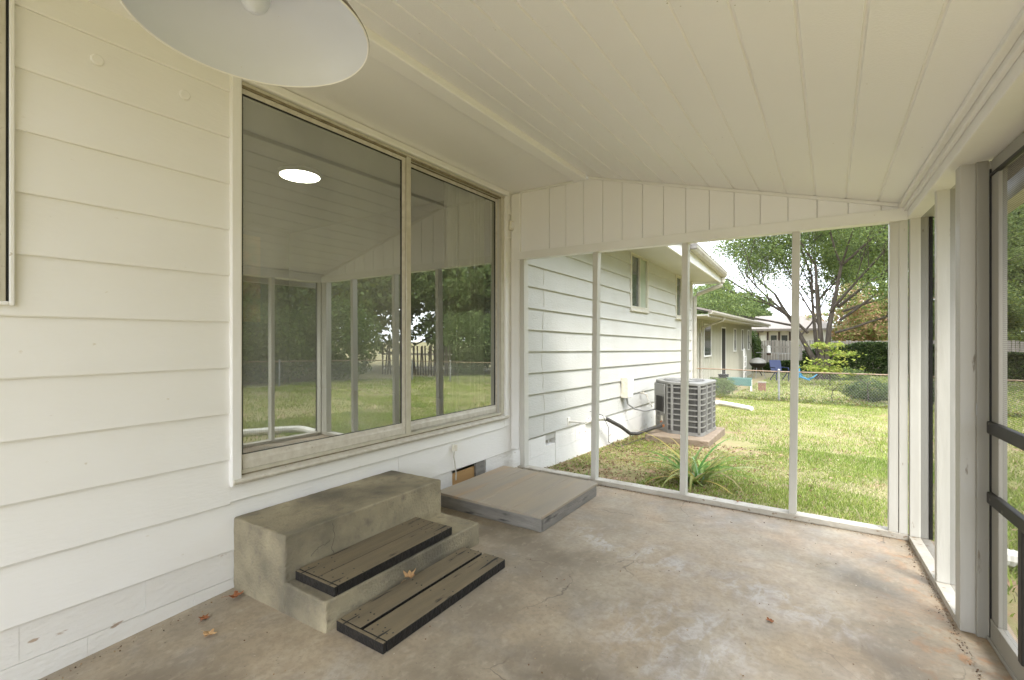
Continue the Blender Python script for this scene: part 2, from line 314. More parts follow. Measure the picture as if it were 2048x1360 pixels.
# ------------------------------------------------------------------ porch slab
def floor_material():
    m = bpy.data.materials.new('stained concrete slab'); m.use_nodes = True; nt = m.node_tree; L = nt.links
    b = nt.nodes['Principled BSDF']; b.inputs['Specular IOR Level'].default_value = .35
    tc = _n(nt, 'ShaderNodeTexCoord'); P = tc.outputs['Object']
    def noise(s, d=6, st=(1, 1, 1), dist=0., rot=0):
        mp = _n(nt, 'ShaderNodeMapping'); mp.inputs['Scale'].default_value = st; mp.inputs['Rotation'].default_value = (0, 0, rot); L.new(P, mp.inputs[0])
        n = _n(nt, 'ShaderNodeTexNoise'); n.inputs['Scale'].default_value = s; n.inputs['Detail'].default_value = d; n.inputs['Distortion'].default_value = dist; n.inputs['Roughness'].default_value = .6
        L.new(mp.outputs[0], n.inputs[0]); return n.outputs[0]
    def rng_(v, a, b_, c=0., d=1.):
        r = _n(nt, 'ShaderNodeMapRange'); r.interpolation_type = 'SMOOTHSTEP'; r.inputs[1].default_value = a; r.inputs[2].default_value = b_; r.inputs[3].default_value = c; r.inputs[4].default_value = d; L.new(v, r.inputs[0]); return r.outputs[0]
    def mul(a, b_):
        q = _n(nt, 'ShaderNodeMath', operation='MULTIPLY')
        for i, s in enumerate((a, b_)):
            if isinstance(s, float): q.inputs[i].default_value = s
            else: L.new(s, q.inputs[i])
        return q.outputs[0]
    def mx_(op, a, b_):
        q = _n(nt, 'ShaderNodeMath', operation=op); L.new(a, q.inputs[0]); L.new(b_, q.inputs[1]); return q.outputs[0]
    def blend(cur, f, c):
        q = _n(nt, 'ShaderNodeMix', data_type='RGBA'); L.new(f, q.inputs[0])
        if isinstance(cur, tuple): q.inputs[6].default_value = (*cur, 1)
        else: L.new(cur, q.inputs[6])
        q.inputs[7].default_value = (*c, 1); return q.outputs[2]
    def spot(x, y, rx, ry, rot=0.):
        mp = _n(nt, 'ShaderNodeMapping', vector_type='TEXTURE'); mp.inputs['Location'].default_value = (x, y, 0); mp.inputs['Rotation'].default_value = (0, 0, R_(rot)); mp.inputs['Scale'].default_value = (rx, ry, 1000)
        L.new(P, mp.inputs[0]); ln = _n(nt, 'ShaderNodeVectorMath', operation='LENGTH'); L.new(mp.outputs[0], ln.inputs[0])
        return rng_(ln.outputs['Value'], 1.0, .15)
    sep = _n(nt, 'ShaderNodeSeparateXYZ'); L.new(P, sep.inputs[0]); X = sep.outputs[0]; Y = sep.outputs[1]
    cur = blend((.385, .31, .215), rng_(noise(1.3, 8, dist=.2), .36, .62), (.28, .24, .18))
    cur = blend(cur, mul(rng_(noise(2.2, 9, (1, .8, 1), .3), .44, .66), .65), (.40, .345, .255))
    cur = blend(cur, mul(rng_(noise(3.5, 8, dist=.2), .48, .74), .4), (.27, .265, .26))
    # rust coloured bloom near the open edges
    e = mx_('MAXIMUM', rng_(Y, 2.5, 3.8), rng_(X, 2.3, 3.0))
    cur = blend(cur, mul(mul(e, rng_(noise(2.8, 8, dist=.3), .40, .68)), .55), (.50, .35, .22))
    cur = blend(cur, mul(mul(rng_(X, 2.6, 3.05), rng_(noise(12, 10, dist=.4), .50, .66)), .7), (.42, .21, .09))
    # dark damp stains
    for s in ((1.65, 1.45, .75, .38, 30, 1.), (.85, .75, 1.1, .42, 10, .95), (1.9, .9, .8, .5, 20, .7), (1.35, 2.5, .35, .3, 0, .8), (2.75, 2.2, .3, .55, 10, .9), (2.65, 3.1, .25, .4, 0, .6), (1.25, 1.9, .2, .8, 0, .5), (.85, 2.5, .5, .18, 0, .8)):
        cur = blend(cur, mul(mul(spot(*s[:5]), rng_(noise(3.2, 10, dist=.3), .34, .58)), .9*s[5]), (.155, .125, .085))
    # pale worn / efflorescent patches
    for s in ((2.0, 2.05, .45, .5, 20, .9), (2.35, 2.6, .55, .22, -20, .8), (1.42, 2.75, .5, .14, -25, 1.), (1.75, 2.75, .35, .15, -35, .8), (1.15, 1.0, .5, .3, 0, .35), (2.1, 1.2, .5, .6, 0, .5)):
        cur = blend(cur, mul(mul(spot(*s[:5]), rng_(noise(10, 15, (1, .5, 1), 1.1, .5), .43, .62)), .72*s[5]), (.50, .475, .46))
    cur = blend(cur, mul(rng_(noise(11, 12), .42, .68), .35), (.24, .19, .135))
    cur = blend(cur, mul(rng_(noise(24, 10, (1, .6, 1)), .50, .72), .3), (.50, .44, .34))
    cur = blend(cur, mul(rng_(noise(42, 14), .46, .60), .28), (.20, .165, .12))
    cur = blend(cur, mul(rng_(noise(60, 4), .66, .72), .7), (.12, .09, .06))
    cur = blend(cur, mul(rng_(noise(34, 5), .70, .74), .7), (.55, .50, .40))
    # hairline cracks
    vo = _n(nt, 'ShaderNodeTexVoronoi', feature='DISTANCE_TO_EDGE'); vo.inputs['Scale'].default_value = 1.1
    va = _n(nt, 'ShaderNodeVectorMath', operation='ADD'); L.new(P, va.inputs[0]); nn = _n(nt, 'ShaderNodeTexNoise'); nn.inputs['Scale'].default_value = 3; nn.inputs['Detail'].default_value = 8
    L.new(P, nn.inputs[0]); vs = _n(nt, 'ShaderNodeVectorMath', operation='SCALE'); vs.inputs['Scale'].default_value = .35; L.new(nn.outputs['Color'], vs.inputs[0]); L.new(vs.outputs[0], va.inputs[1]); L.new(va.outputs[0], vo.inputs['Vector'])
    cr = mul(rng_(vo.outputs['Distance'], .006, .001), rng_(noise(1.1, 2), .50, .58))
    cur = blend(cur, mul(cr, .6), (.10, .08, .06))
    L.new(cur, b.inputs['Base Color'])
    L.new(rng_(noise(3, 6, dist=1), .3, .7, .42, .75), b.inputs['Roughness'])
    bp = _n(nt, 'ShaderNodeBump'); bp.inputs['Strength'].default_value = .35; bp.inputs['Distance'].default_value = .006; L.new(noise(22, 10), bp.inputs['Height']); L.new(bp.outputs[0], b.inputs['Normal'])
    return m
M['slab'] = floor_material()
xs = np.linspace(-.1, 3.2, 34); ys = np.linspace(-2.6, 3.9, 66)
X, Y = np.meshgrid(xs, ys); Z = -.10*np.clip((1.75-Y)/1.3, 0, 1)*np.clip(1-X/.9, 0, 1); Z = Z*.75
V = np.stack([X, Y, Z], -1).reshape(-1, 3); nx = len(xs); i = np.arange(len(ys)-1)[:, None]*nx+np.arange(nx-1)[None]
F = np.stack([i, i+1, i+1+nx, i+nx], -1).reshape(-1, 4)
fl = npmesh('porch_floor', V, F, None, 'slab'); fl['kind'] = 'structure'
sk = MB().box(-.1, 3.2, 3.898, 3.902, -.5, -.002).box(3.198, 3.202, -2.6, 3.9, -.5, -.002)
obj('slab_edge', sk, 'padc', fl)

# ------------------------------------------------------------------ our house: wall, siding, window
house = empty('house', 'white lap sided house wall along the left with wide sliding window', 'house')
WY0, WY1, WZ0, WZ1 = 1.286, 3.64, .55, 2.58      # sliding window opening
wb = MB()
wb.box(-.12, -.02, -3, WY0, .15, 3.0); wb.box(-.12, -.02, WY1, 11.0, .15, 2.62); wb.box(-.12, -.02, WY0, WY1, .15, WZ0); wb.box(-.12, -.02, WY0, WY1, WZ1, 3.0)
wb.box(-9, -.12, 10.9, 11.0, -.4, 2.6)
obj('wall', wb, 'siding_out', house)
fb = MB(); fb.box(-.25, -.004, -3, 2.962, -.4, .215); fb.box(-.25, -.004, 3.42, 4.49, -.4, .215)
fb.box(-.25, -.036, 2.962, 3.42, -.4, .10); fb.box(-.25, -.004, 4.49, 4.72, -.5, .09); fb.box(-.25, -.004, 4.72, 11.0, -.6, .215); fb.box(-.25, -.20, 2.9, 3.5, .1, .215); fb.box(-.25, -.22, 4.4, 4.8, .09, .215)
fb.v = [(x-.006 if abs(x+.004) < 1e-6 else x, y, z) for x, y, z in fb.v]
fo = obj('foundation', fb, 'found', house)
rb = random.Random(21)
def blocks(y0, y1, rows, off):
    for k, (z0, z1) in enumerate(rows):
        y = y0-(off if k % 2 else off+.2)
        while y < y1:
            a, b = max(y, y0)+.0003, min(y+.40, y1)-.0003; y += .40
            if b-a > .03: obj('foundation_block', MB().box(-.02, -.004+rb.uniform(-.0015, .0005), a, b, z0-.001, z1+.001), 'found', house)
blocks(-.6, 2.96, ((-.15, .018), (.023, .2145)), .13)
blocks(3.42, 4.488, ((-.15, .018), (.023, .2145)), .05)
blocks(4.722, 10.98, ((-.50, -.19), (-.185, .013), (.018, .2145)), .11)
pl = MB().box(-.035, -.02, 2.965, 3.27, .01, .21); obj('plywood_patch', pl, 'ply', house)
pl = MB().box(-.034, -.004, 3.275, 3.40, .01, .20); obj('wood_block', pl, 'platside', house)
# crawl-space vent outside
vm = MB()
for k in range(9):
    y = 4.50+k*.025
    vm.tube([(-.06, y-.0, .10), (-.06, y+.055, .225)], .003, 4); vm.tube([(-.064, y+.055, .10), (-.064, y, .225)], .003, 4)
vm2 = MB().box(-.07, -.05, 4.49, 4.50, .09, .23).box(-.07, -.05, 4.64, 4.65, .09, .23).box(-.07, -.05, 4.50, 4.64, .223, .23)
cv = empty('crawl_vent', None, None); cv.parent = house
obj('vent_mesh', vm, 'wire', cv); obj('vent_frame', vm2, 'trim', cv); obj('vent_backing', MB().box(-.20, -.19, 4.49, 4.72, .09, .22), 'dark', cv)

BT = .013
def lap(z0, z1, y0, y1, x=0., m='siding', sag=0., out=False):
    """one clapboard: thick drip edge at the bottom, thin top"""
    mb = MB(); pr_ = .009 if m == 'siding_out' else .001
    n = 2
    prof = [(x-.020, z0), (x+pr_, z0-.001), (x+pr_+.002, z0+.004), (x-.0105, z1+.012), (x-.020, z1+.012)]
    mb.prism(prof, 'y', y0, y1)
    if sag:
        mb.v = [(a, b, c+sag*(b-7)) for a, b, c in mb.v]
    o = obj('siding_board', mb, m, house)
    return o
# porch side boards, left of the window
zl = [.165, .400]+[.632+.235*k for k in range(9)]
lap(.168, .408, -3, 2.38); lap(.180, .412, 2.382, 3.93)
lap(.405, .63, -3, WY0-.055); lap(.415, .53, WY0-.055, WY1+.06); lap(.425, .65, WY1+.06, 3.93)
for k in range(2, 11):
    lap(zl[k], zl[k]+.236 if k < 10 else 2.66, -3, WY0-.055)
for k in range(2, 11):
    z = .20+.2235*k
    lap(z+.005, min(z+.23, 2.65), WY1+.115, 3.93)
# exterior boards with staggered butt joints
r2 = random.Random(3)
SAG = -.018
W1 = (7.13, 7.92, 1.735, 2.575); W2 = (9.72, 10.45, 1.70, 2.51)
for k in range(11):
    z = .185+.2215*k; z1 = min(z+.2235, 2.60)
    cuts = [3.99]+sorted(([4.95+r2.uniform(-.02, .02)] if k % 3 == 1 else [])+[6.6+(k*1.37 % 2.), 9.0+(k*.83 % 1.3)])+[10.98]
    for a, b in zip(cuts[:-1], cuts[1:]):
        segs = [(a+.0006, b-.0006)]
        for wn in (W1, W2):
            if z1 > wn[2]+.02 and z < wn[3]:
                ns_ = []
                for p, q in segs:
                    if q <= wn[0]-.04 or p >= wn[1]+.04: ns_.append((p, q)); continue
                    if p < wn[0]-.04: ns_.append((p, wn[0]-.04))
                    if q > wn[1]+.04: ns_.append((wn[1]+.04, q))
                segs = ns_
        for p, q in segs:
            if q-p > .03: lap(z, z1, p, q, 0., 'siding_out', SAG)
# split seams / thin wire down the outside wall
wv = MB(); pts = []
for t in np.linspace(0, 1, 26):
    z = 2.02-1.76*t; pts.append((.009+.003*math.sin(t*40), 4.41+.02*math.sin(t*9)+.05*max(0, t-.7)+.008*math.sin(t*31), z))
wv.tube(pts, .0022, 5); tag(obj('wall_cable', wv, 'wire'), 'thin wavy cable running down the outside siding just beyond the porch post', 'cable')

# window assembly
win = empty('sliding_window', None, None); win.parent = house
win['label'] = 'wide two-pane sliding window with aged cream metal frame'
t = MB()
t.box(-.02, .022, WY0-.055, WY0-.006, .495, 2.655)
t.prism([(-.02, 2.59), (.026, 2.595), (.03, 2.602), (.022, 2.645), (-.02, 2.648)], 'y', WY0-.006, WY1+.10)
t.box(-.02, .022, WY1+.05, WY1+.10, .52, 2.59)
obj('window_trim', t, 'trim', win, .004)
obj('window_sill', MB().prism([(-.02, .495), (.02, .50), (.035, .515), (.032, .527), (-.02, .548)], 'y', WY0-.05, WY1+.10), 'alu2', win, .003)
t = MB()
t.box(-.10, .005, WY0-.006, WY0+.004, .548, 2.59); t.box(-.10, .005, WY1+.004, WY1+.05, .548, 2.59)
t.box(-.10, .012, WY0, WY1+.05, 2.572, 2.588)
obj('window_frame', t, 'alu', win, .002)
for x, z in ((-.016, 2.555), (-.05, 2.552), (-.084, 2.552)): obj('window_track', MB().box(x-.003, x+.003, WY0+.004, WY1+.004, z, 2.572), 'alu', win)
for x in (.0, -.035, -.07): obj('window_track', MB().box(x-.003, x+.003, WY0+.004, WY1+.004, .548, .566), 'alu', win)
obj('track_bed', MB().box(-.10, .004, WY0+.004, WY1+.004, .541, .5485), 'track', win); obj('track_groove', MB().box(-.02, .006, WY0+.004, 2.448, 2.5605, 2.5725), 'track', win); obj('track_groove', MB().box(-.09, -.002, 2.492, WY1+.004, 2.5575, 2.5715), 'track', win)
def sash(name, x, y0, y1, z0, z1, rail, gm, lab):
    s = empty(name); s.parent = win; s['label'] = lab
    return s
# left (front) and right (rear) sashes as direct meshes of the window
def sash2(x, y0, y1, z0, z1, lt, st_l, st_r, tp, gm, lab):
    t = MB(); d = .018
    t.box(x-d, x, y0, y0+st_l, z0, z1); t.box(x-d, x, y1-st_r, y1, z0, z1)
    t.box(x-d, x, y0+st_l, y1-st_r, z1-tp, z1)
    t.prism([(x-d, z0), (x, z0), (x+.006, z0+.012), (x+.006, z0+lt*.6), (x, z0+lt*.75), (x-.004, z0+lt), (x-d, z0+lt)], 'y', y0+st_l, y1-st_r)
    obj('sash', t, 'alu2', win, .002, label=lab+' sash')
    gk = MB(); e = .007
    gk.box(x-.012, x-.005, y0+st_l, y0+st_l+e, z0+lt, z1-tp); gk.box(x-.012, x-.005, y1-st_r-e, y1-st_r, z0+lt, z1-tp)
    gk.box(x-.012, x-.005, y0+st_l+e, y1-st_r-e, z1-tp-e, z1-tp); gk.box(x-.012, x-.005, y0+st_l+e, y1-st_r-e, z0+lt, z0+lt+.003)
    obj('gasket', gk, 'rubber', win)
    gl = MB().poly([(x-.010, y0+st_l+.001, z0+lt), (x-.010, y1-st_r-.001, z0+lt), (x-.010, y1-st_r-.001, z1-tp), (x-.010, y0+st_l+.001, z1-tp)], [(0, 1, 2, 3)])
    obj('glass_pane', gl, gm, win, label=lab+' glass pane')
sash2(-.004, WY0+.004, 2.445, .560, 2.56, .085, .004, .030, .026, 'glassL', 'left')
sash2(-.040, 2.46, WY1+.004, .562, 2.555, .075, .04, .028, .026, 'glassR', 'right')
obj('mullion', MB().box(-.03, .006, 2.448, 2.492, .55, 2.572), 'alu', win, .003)
# second window at the far left edge
w2 = empty('side_window', None, None); w2.parent = house; w2['label'] = 'dark framed window at the extreme left edge'
obj('window_trim', MB().box(-.02, .018, .4405, .455, 1.375, 2.65).box(-.02, .018, -.6, .4405, 1.375, 1.39), 'trim', w2, .003)
obj('window_frame', MB().box(-.02, .016, .35, .432, 1.39, 2.65).box(-.02, .016, -.6, .35, 1.39, 1.46), 'alu', w2, .002)
obj('gasket', MB().box(-.02, .012, .433, .4395, 1.39, 2.65), 'rubber', w2)
obj('glass_pane', MB().box(-.02, .006, -.6, .35, 1.46, 2.65), 'winglass', w2)
# outside windows
def small_window(wn, lab):
    y0, y1, z0, z1 = wn; s = empty('small_window'); s.parent = house; s['label'] = lab
    t = MB(); 
    for a in ((y0-.035, y0, z0-.03, z1+.03), (y1, y1+.035, z0-.03, z1+.03), (y0, y1, z1, z1+.03)): t.box(-.02, .014, *a)
    t.box(-.02, .03, y0-.04, y1+.04, z0-.055, z0-.03); t.box(-.02, .012, y0, y1, z0-.03, z0)
    obj('window_trim', t, 'alu2', s, .003)
    ym = (y0+y1)/2; t = MB()
    for a, b in ((y0, y0+.03), (ym-.02, ym+.02), (y1-.03, y1)): t.box(-.03, .012, a, b, z0, z1)
    t.box(-.03, .012, y0+.03, ym-.02, z0, z0+.03).box(-.03, .012, y0+.03, ym-.02, z1-.03, z1).box(-.03, .012, ym+.02, y1-.03, z0, z0+.03).box(-.03, .012, ym+.02, y1-.03, z1-.03, z1)
    obj('window_frame', t, 'alu', s, .002)
    b = MB(); n = 26
    for k in range(n):
        y = y0+.03+(ym-.05-y0)*k/n; b.box(-.05, -.045, y, y+.006, z0+.03, z1-.03)
    obj('glass_pane', MB().box(-.03, -.015, y0+.03, ym-.02, z0+.03, z1-.03), 'winglass', s)
    obj('glass_pane', MB().box(-.03, -.018, ym+.02, y1-.03, z0+.03, z1-.03), 'blind', s)
small_window(W1, 'small two-pane window nearer the porch'); small_window(W2, 'small window nearer the far corner of the house')
# room behind the glass
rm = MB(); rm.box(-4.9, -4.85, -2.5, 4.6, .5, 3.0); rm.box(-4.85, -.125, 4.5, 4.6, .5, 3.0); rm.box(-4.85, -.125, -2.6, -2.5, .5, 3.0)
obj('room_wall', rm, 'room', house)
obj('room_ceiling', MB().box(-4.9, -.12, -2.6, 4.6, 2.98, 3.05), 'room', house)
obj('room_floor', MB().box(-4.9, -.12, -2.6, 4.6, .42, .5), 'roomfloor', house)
cm = MB(); n = 60; pts = []
for k in range(n+1):
    y = 3.08+.56*k/n; pts.append((-.20+.028*math.sin(k*.95)+.01*math.sin(k*2.3), y))
for k in range(n):
    (x0, y0), (x1, y1) = pts[k], pts[k+1]
    cm.poly([(x0, y0, .56), (x1, y1, .56), (x1, y1, 2.60), (x0, y0, 2.60)], [(0, 1, 2, 3)])
tag(obj('curtain', cm, 'curtain', smooth=True), 'pale pleated curtain hanging inside the right end of the sliding window', 'curtain')
rd = MB().tube([(-.2, 1.35, 2.62), (-.2, 3.62, 2.62)], .012, 8); obj('curtain_rail', rd, 'alu', house)
cl = empty('ceiling_light', 'round lit flush ceiling light seen through the left window pane', 'ceiling light', (-2.02, 2.90, 2.98))
obj('diffuser', MB().lathe([(0, -.062), (.15, -.060), (.185, -.052), (.192, -.045)], n=40), 'glow', cl, smooth=True)
obj('housing', MB().lathe([(.192, -.045), (.205, -.045), (.208, -.03), (.205, 0), (0, 0)], n=40), 'trim', cl, smooth=True)
ob = MB().box(-.26, -.24, 1.40, 1.52, 1.35, 1.85); tag(obj('hanging_cloth', ob, 'picture', bevel=.004), 'green and orange patterned cloth hanging inside the left window edge', 'cloth')
# eave, fascia, gutter, soffit over the outside wall
ev = MB(); EY0, EY1 = 3.95, 11.18
ev.poly([(-.02, EY0, 2.655), (.66, EY0, 2.655), (.56, EY1, 2.50), (-.02, EY1, 2.50), (-.02, EY0, 2.67), (.66, EY0, 2.67), (.56, EY1, 2.515), (-.02, EY1, 2.515)], [(0, 3, 2, 1), (4, 5, 6, 7), (0, 1, 5, 4), (1, 2, 6, 5), (2, 3, 7, 6)])
obj('soffit', ev, 'siding_out', house)
fa = MB().poly([(.66, EY0, 2.62), (.685, EY0, 2.62), (.585, EY1, 2.465), (.56, EY1, 2.465), (.66, EY0, 2.80), (.685, EY0, 2.80), (.585, EY1, 2.645), (.56, EY1, 2.645)], [(0, 3, 2, 1), (4, 5, 6, 7), (0, 1, 5, 4), (1, 2, 6, 5), (2, 3, 7, 6), (3, 0, 4, 7)])
fa.box(-9, .56, EY1-.02, EY1+.01, 2.465, 2.62)
obj('fascia', fa, 'trim', house)
rf = MB().poly([(.75, 3.3, 2.86), (.66, EY1+.1, 2.70), (-5, EY1+.1, 4.3), (-5, 3.3, 4.46)], [(0, 1, 2, 3)])
rf.poly([(-.05, -3, 3.12), (-.05, 3.3, 3.10), (-5, 3.3, 4.46), (-5, -3, 4.5)], [(0, 1, 2, 3)])
rfo = obj('roof', rf, 'shingle', house); sd = rfo.modifiers.new('s', 'SOLIDIFY'); sd.thickness = .04
gt = empty('house_gutter'); gt.parent = house
def gut(y0, y1, xa, xb, za, zb):
    mb = MB(); pr = [(0, 0), (.075, 0), (.10, .05), (.10, .10), (.108, .10), (.108, .105), (.095, .105), (.095, .055), (.07, .006), (.006, .006), (.006, .1), (0, .1)]
    mb.prism(pr, 'y', 0, 1)
    mb.v = [(xa+(xb-xa)*t+u, y0+(y1-y0)*t, za+(zb-za)*t+v) for u, t, v in mb.v]; return mb
obj('gutter_trough', gut(8.05, 11.2, .645, .60, 2.705, 2.585), 'gutter', gt)
obj('end_cap', MB().box(.635, .77, 7.98, 8.048, 2.70, 2.83), 'platside', gt, .004)
dsp = MB().tube([(.62, 11.12, 2.62), (.62, 11.12, 2.47), (.60, 11.12, 2.42), (.12, 11.05, 2.24), (.06, 11.03, 2.18), (.055, 11.03, 1.2), (.055, 11.03, .0), (.06, 11.05, -.2)], [.045]*8, 8)
obj('downspout', dsp, 'gutter', gt)
obj('corner_board', MB().box(-.02, .02, 10.98, 11.02, .17, 2.52).box(-.1, .02, 11.02, 11.04, .17, 2.52), 'trim', house)

# plugs, outlet, cable, disconnect, taps
for (y, z) in ((.701, 2.417), (1.027, 2.409)):
    p = MB().lathe([(0, .006), (.019, .006), (.023, .003), (.023, -.012)], n=20); p.v = [(c-.001, y+a, z+b) for a, b, c in p.v]
    tag(obj('wall_plug', p, 'siding', smooth=False), 'round painted plug in the siding, '+('nearer the left edge' if y < .9 else 'nearer the sliding window and lamp'), 'wall plug', 'painted plugs in the siding')
ot = empty('wall_box', 'small white plastic box on the siding under the porch ceiling right of the window', 'wall box', (.001, 3.782, 2.33))
obj('cover', MB().box(0, .035, -.03, .03, -.045, .045), 'plastic', ot, .006)
obj('terminal', MB().box(.035, .045, -.018, -.004, -.03, .03).box(.035, .045, .004, .018, -.03, .03), 'trim', ot, .002)
cb = empty('cable_clamp', 'painted cable with small clamp box running down the bottom siding board by the stoop', 'cable', (0, 2.965, .36))
obj('clamp', MB().box(0, .03, -.018, .022, -.02, .035), 'plastic', cb, .005)
obj('cable', MB().tube([(.012, 0, -.02), (.012, -.006, -.06), (.014, .004, -.11), (.016, .01, -.16), (.02, .016, -.20), (.012, .02, -.26)], .006, 6), 'wire', cb)
db = empty('electric_disconnect', 'beige metal electrical box on the outside siding beside the air conditioner', 'electrical box', (.01, 6.78, .45))
obj('box_body', MB().box(0, .10, -.09, .09, -.06, .24), 'plastic', db, .006)
obj('box_cover', MB().prism([(.10, -.05), (.115, -.05), (.125, .2), (.10, .245)], 'y', -.095, .095), 'trim', db, .003)
obj('conduit', MB().tube([(.05, .0, -.06), (.06, .03, -.16), (.12, .15, -.24), (.2, .35, -.29), (.30, .68, -.29)], .013, 8), 'galv', db)
fc = empty('hose_tap', 'brass garden tap on the outside siding between the electrical box and the unit', 'tap', (.01, 7.55, .33))
obj('tap_body', MB().tube([(0, 0, .05), (.07, 0, .045), (.10, 0, .03), (.11, 0, -.01)], .013, 8), 'wire', fc)
obj('tap_handle', MB().box(.045, .052, -.04, .04, .085, .093).tube([(.05, 0, .05), (.05, 0, .09)], .006, 6), 'wire', fc)
obj('drip_pipe', MB().tube([(.11, 0, -.01), (.13, .0, -.06), (.19, -.01, -.16)], .011, 8), 'pipew', fc)
dp = MB().tube([(0, 5.02, .285), (.10, 5.02, .29), (.22, 5.02, .285)], .013, 8).box(0, .012, 4.99, 5.05, .24, .33)
tag(obj('drain_pipe', dp, 'pipew', smooth=False), 'short white pipe stub poking from the bottom outside siding board', 'pipe')

# ------------------------------------------------------------------ porch roof and ceiling
FY = 3.82
def S(v): return 2.55+(v-2.55)*.967
porch_ceiling = empty('ceiling', kind='structure')
sl_ = -.269
def cz(x): return 2.663+sl_*(x-.80)
edges = [.80]+[S(.9+.1738*k) for k in range(12)]+[3.12]
for a, b in zip(edges[:-1], edges[1:]):
    pr = [(a+.0035, cz(a)+.006), (a+.007, cz(a+.007)), (b-.007, cz(b-.007)), (b-.0035, cz(b)+.006), (b-.0035, cz(b)+.02), (a+.0035, cz(a)+.02)]
    obj('ceiling_board', MB().prism(pr, 'y', -1.0, FY+.05), 'ceiling', porch_ceiling)
obj('ceiling_backing', MB().prism([(.7, cz(.7)+.0075), (3.2, cz(3.2)+.0075), (3.2, cz(3.2)+.03), (.7, cz(.7)+.03)], 'y', -1.0, 3.9), 'ceiling', porch_ceiling)
obj('soffit_panel', MB().box(-.02, .69, -1.0, 3.034, 2.652, 2.67), 'ceiling', porch_ceiling)
obj('soffit_panel', MB().box(-.02, .69, 3.037, 3.88, 2.652, 2.67), 'ceiling', porch_ceiling)
obj('beam', MB().box(.69, .80, -1.0, 3.79, 2.622, 2.74), 'ceiling', porch_ceiling, .008)
obj('cove_moulding', MB().prism([(.0, 2.652), (.022, 2.652), (0, 2.63)], 'y', WY1+.1, 3.8), 'trim', porch_ceiling)
rdk = MB().poly([(-.1, -1.1, 2.95), (3.4, -1.1, 2.10), (3.4, 4.05, 2.10), (-.1, 4.05, 2.95)], [(0, 1, 2, 3)])
rdk.v = [(x, y, z+(.02 if x > 1 else 0)) for x, y, z in rdk.v]
rk = obj('roof_deck', rdk, 'shingle', porch_ceiling); s_ = rk.modifiers.new('s', 'SOLIDIFY'); s_.thickness = .03; s_.offset = 1

# far screen wall ------------------------------------------------
fw = empty('end_wall', 'white framed open end wall of the porch with four posts and board gable above', 'porch wall', (0, FY, 0))
def L_(x0, x1, y0, y1, z0, z1): return MB().box(x0, x1, y0, y1, z0, z1)
gx = [.10, S(.335), S(.511), S(.691)]+[S(.876+.1777*k) for k in range(12)]+[2.955]
gx = sorted(set([round(v, 4) for v in gx]))
for a, b in zip(gx[:-1], gx[1:]):
    def top(x): return cz(x)-.001 if x > .79 else 2.65
    a2, b2 = a+.002, b-.002
    pr = [(a2, 2.06), (b2, 2.06), (b2, top(b2)), (a2, top(a2))]
    mb = MB(); mb.prism(pr, 'y', .012, .028); obj('gable_board', mb, 'ceiling', fw, .0025, seg=1)
obj('gable_backing', MB().prism([(.02, 2.06), (2.96, 2.06), (2.96, cz(2.96)-.002), (.80, cz(.8)-.002), (.78, 2.65), (.02, 2.65)], 'y', .029, .055), 'ceiling', fw)
obj('gable_trim', MB().prism([(.80, cz(.8)-.022), (2.95, cz(2.95)-.022), (2.95, cz(2.95)-.001), (.80, cz(.8)-.001)], 'y', -.008, .011), 'trim', fw, .003)
obj('gable_trim', MB().box(.10, .69, -.008, .011, 2.632, 2.651), 'trim', fw, .003)
obj('corner_trim', MB().box(.085, .105, -.01, .011, 2.06, 2.63), 'trim', fw, .003)
hd = MB().poly([(.075, -.02, 2.005), (2.95, -.02, 1.985), (2.95, .06, 1.985), (.075, .06, 2.005), (.075, -.02, 2.075), (2.95, -.02, 2.062), (2.95, .06, 2.062), (.075, .06, 2.075)], [(0, 3, 2, 1), (4, 5, 6, 7), (0, 1, 5, 4), (1, 2, 6, 5), (2, 3, 7, 6), (3, 0, 4, 7)])
obj('header', hd, 'trim', fw, .003)
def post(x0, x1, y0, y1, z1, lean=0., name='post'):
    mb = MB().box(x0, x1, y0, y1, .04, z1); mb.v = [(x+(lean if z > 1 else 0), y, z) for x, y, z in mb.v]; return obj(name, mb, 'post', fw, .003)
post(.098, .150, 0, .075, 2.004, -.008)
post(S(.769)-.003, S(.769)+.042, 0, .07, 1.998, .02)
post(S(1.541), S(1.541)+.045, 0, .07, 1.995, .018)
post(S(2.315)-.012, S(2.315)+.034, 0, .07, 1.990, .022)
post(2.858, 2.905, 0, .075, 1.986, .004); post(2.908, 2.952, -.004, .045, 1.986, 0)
obj('sill', MB().box(.07, 2.955, -.005, .085, .001, .04), 'sill', fw, .004)
wpl = MB().box(.006, .095, -.015, .03, .20, 2.63); obj('jamb_board', wpl, 'trim', fw, .003)

# right screen wall ------------------------------------------------
ANG = R_(3.09)
rw = empty('side_wall', 'white framed screened side wall of the porch on the right with studs and plate', 'porch wall', (2.95, 3.9, 0), ANG)
def ly(Y): return -(3.9-Y)/math.cos(ANG)
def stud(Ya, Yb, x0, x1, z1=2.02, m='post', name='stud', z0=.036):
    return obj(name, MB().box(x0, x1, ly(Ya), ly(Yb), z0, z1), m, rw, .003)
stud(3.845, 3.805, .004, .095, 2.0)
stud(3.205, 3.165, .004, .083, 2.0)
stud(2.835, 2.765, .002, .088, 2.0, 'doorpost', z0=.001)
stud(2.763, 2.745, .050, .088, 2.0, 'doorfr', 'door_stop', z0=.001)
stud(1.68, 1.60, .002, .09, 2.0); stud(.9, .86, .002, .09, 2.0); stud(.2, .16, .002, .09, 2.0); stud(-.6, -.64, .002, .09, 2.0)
obj('sill', MB().box(.0, .10, ly(3.80)+.04, ly(2.836), .002, .035), 'sill', rw, .003)
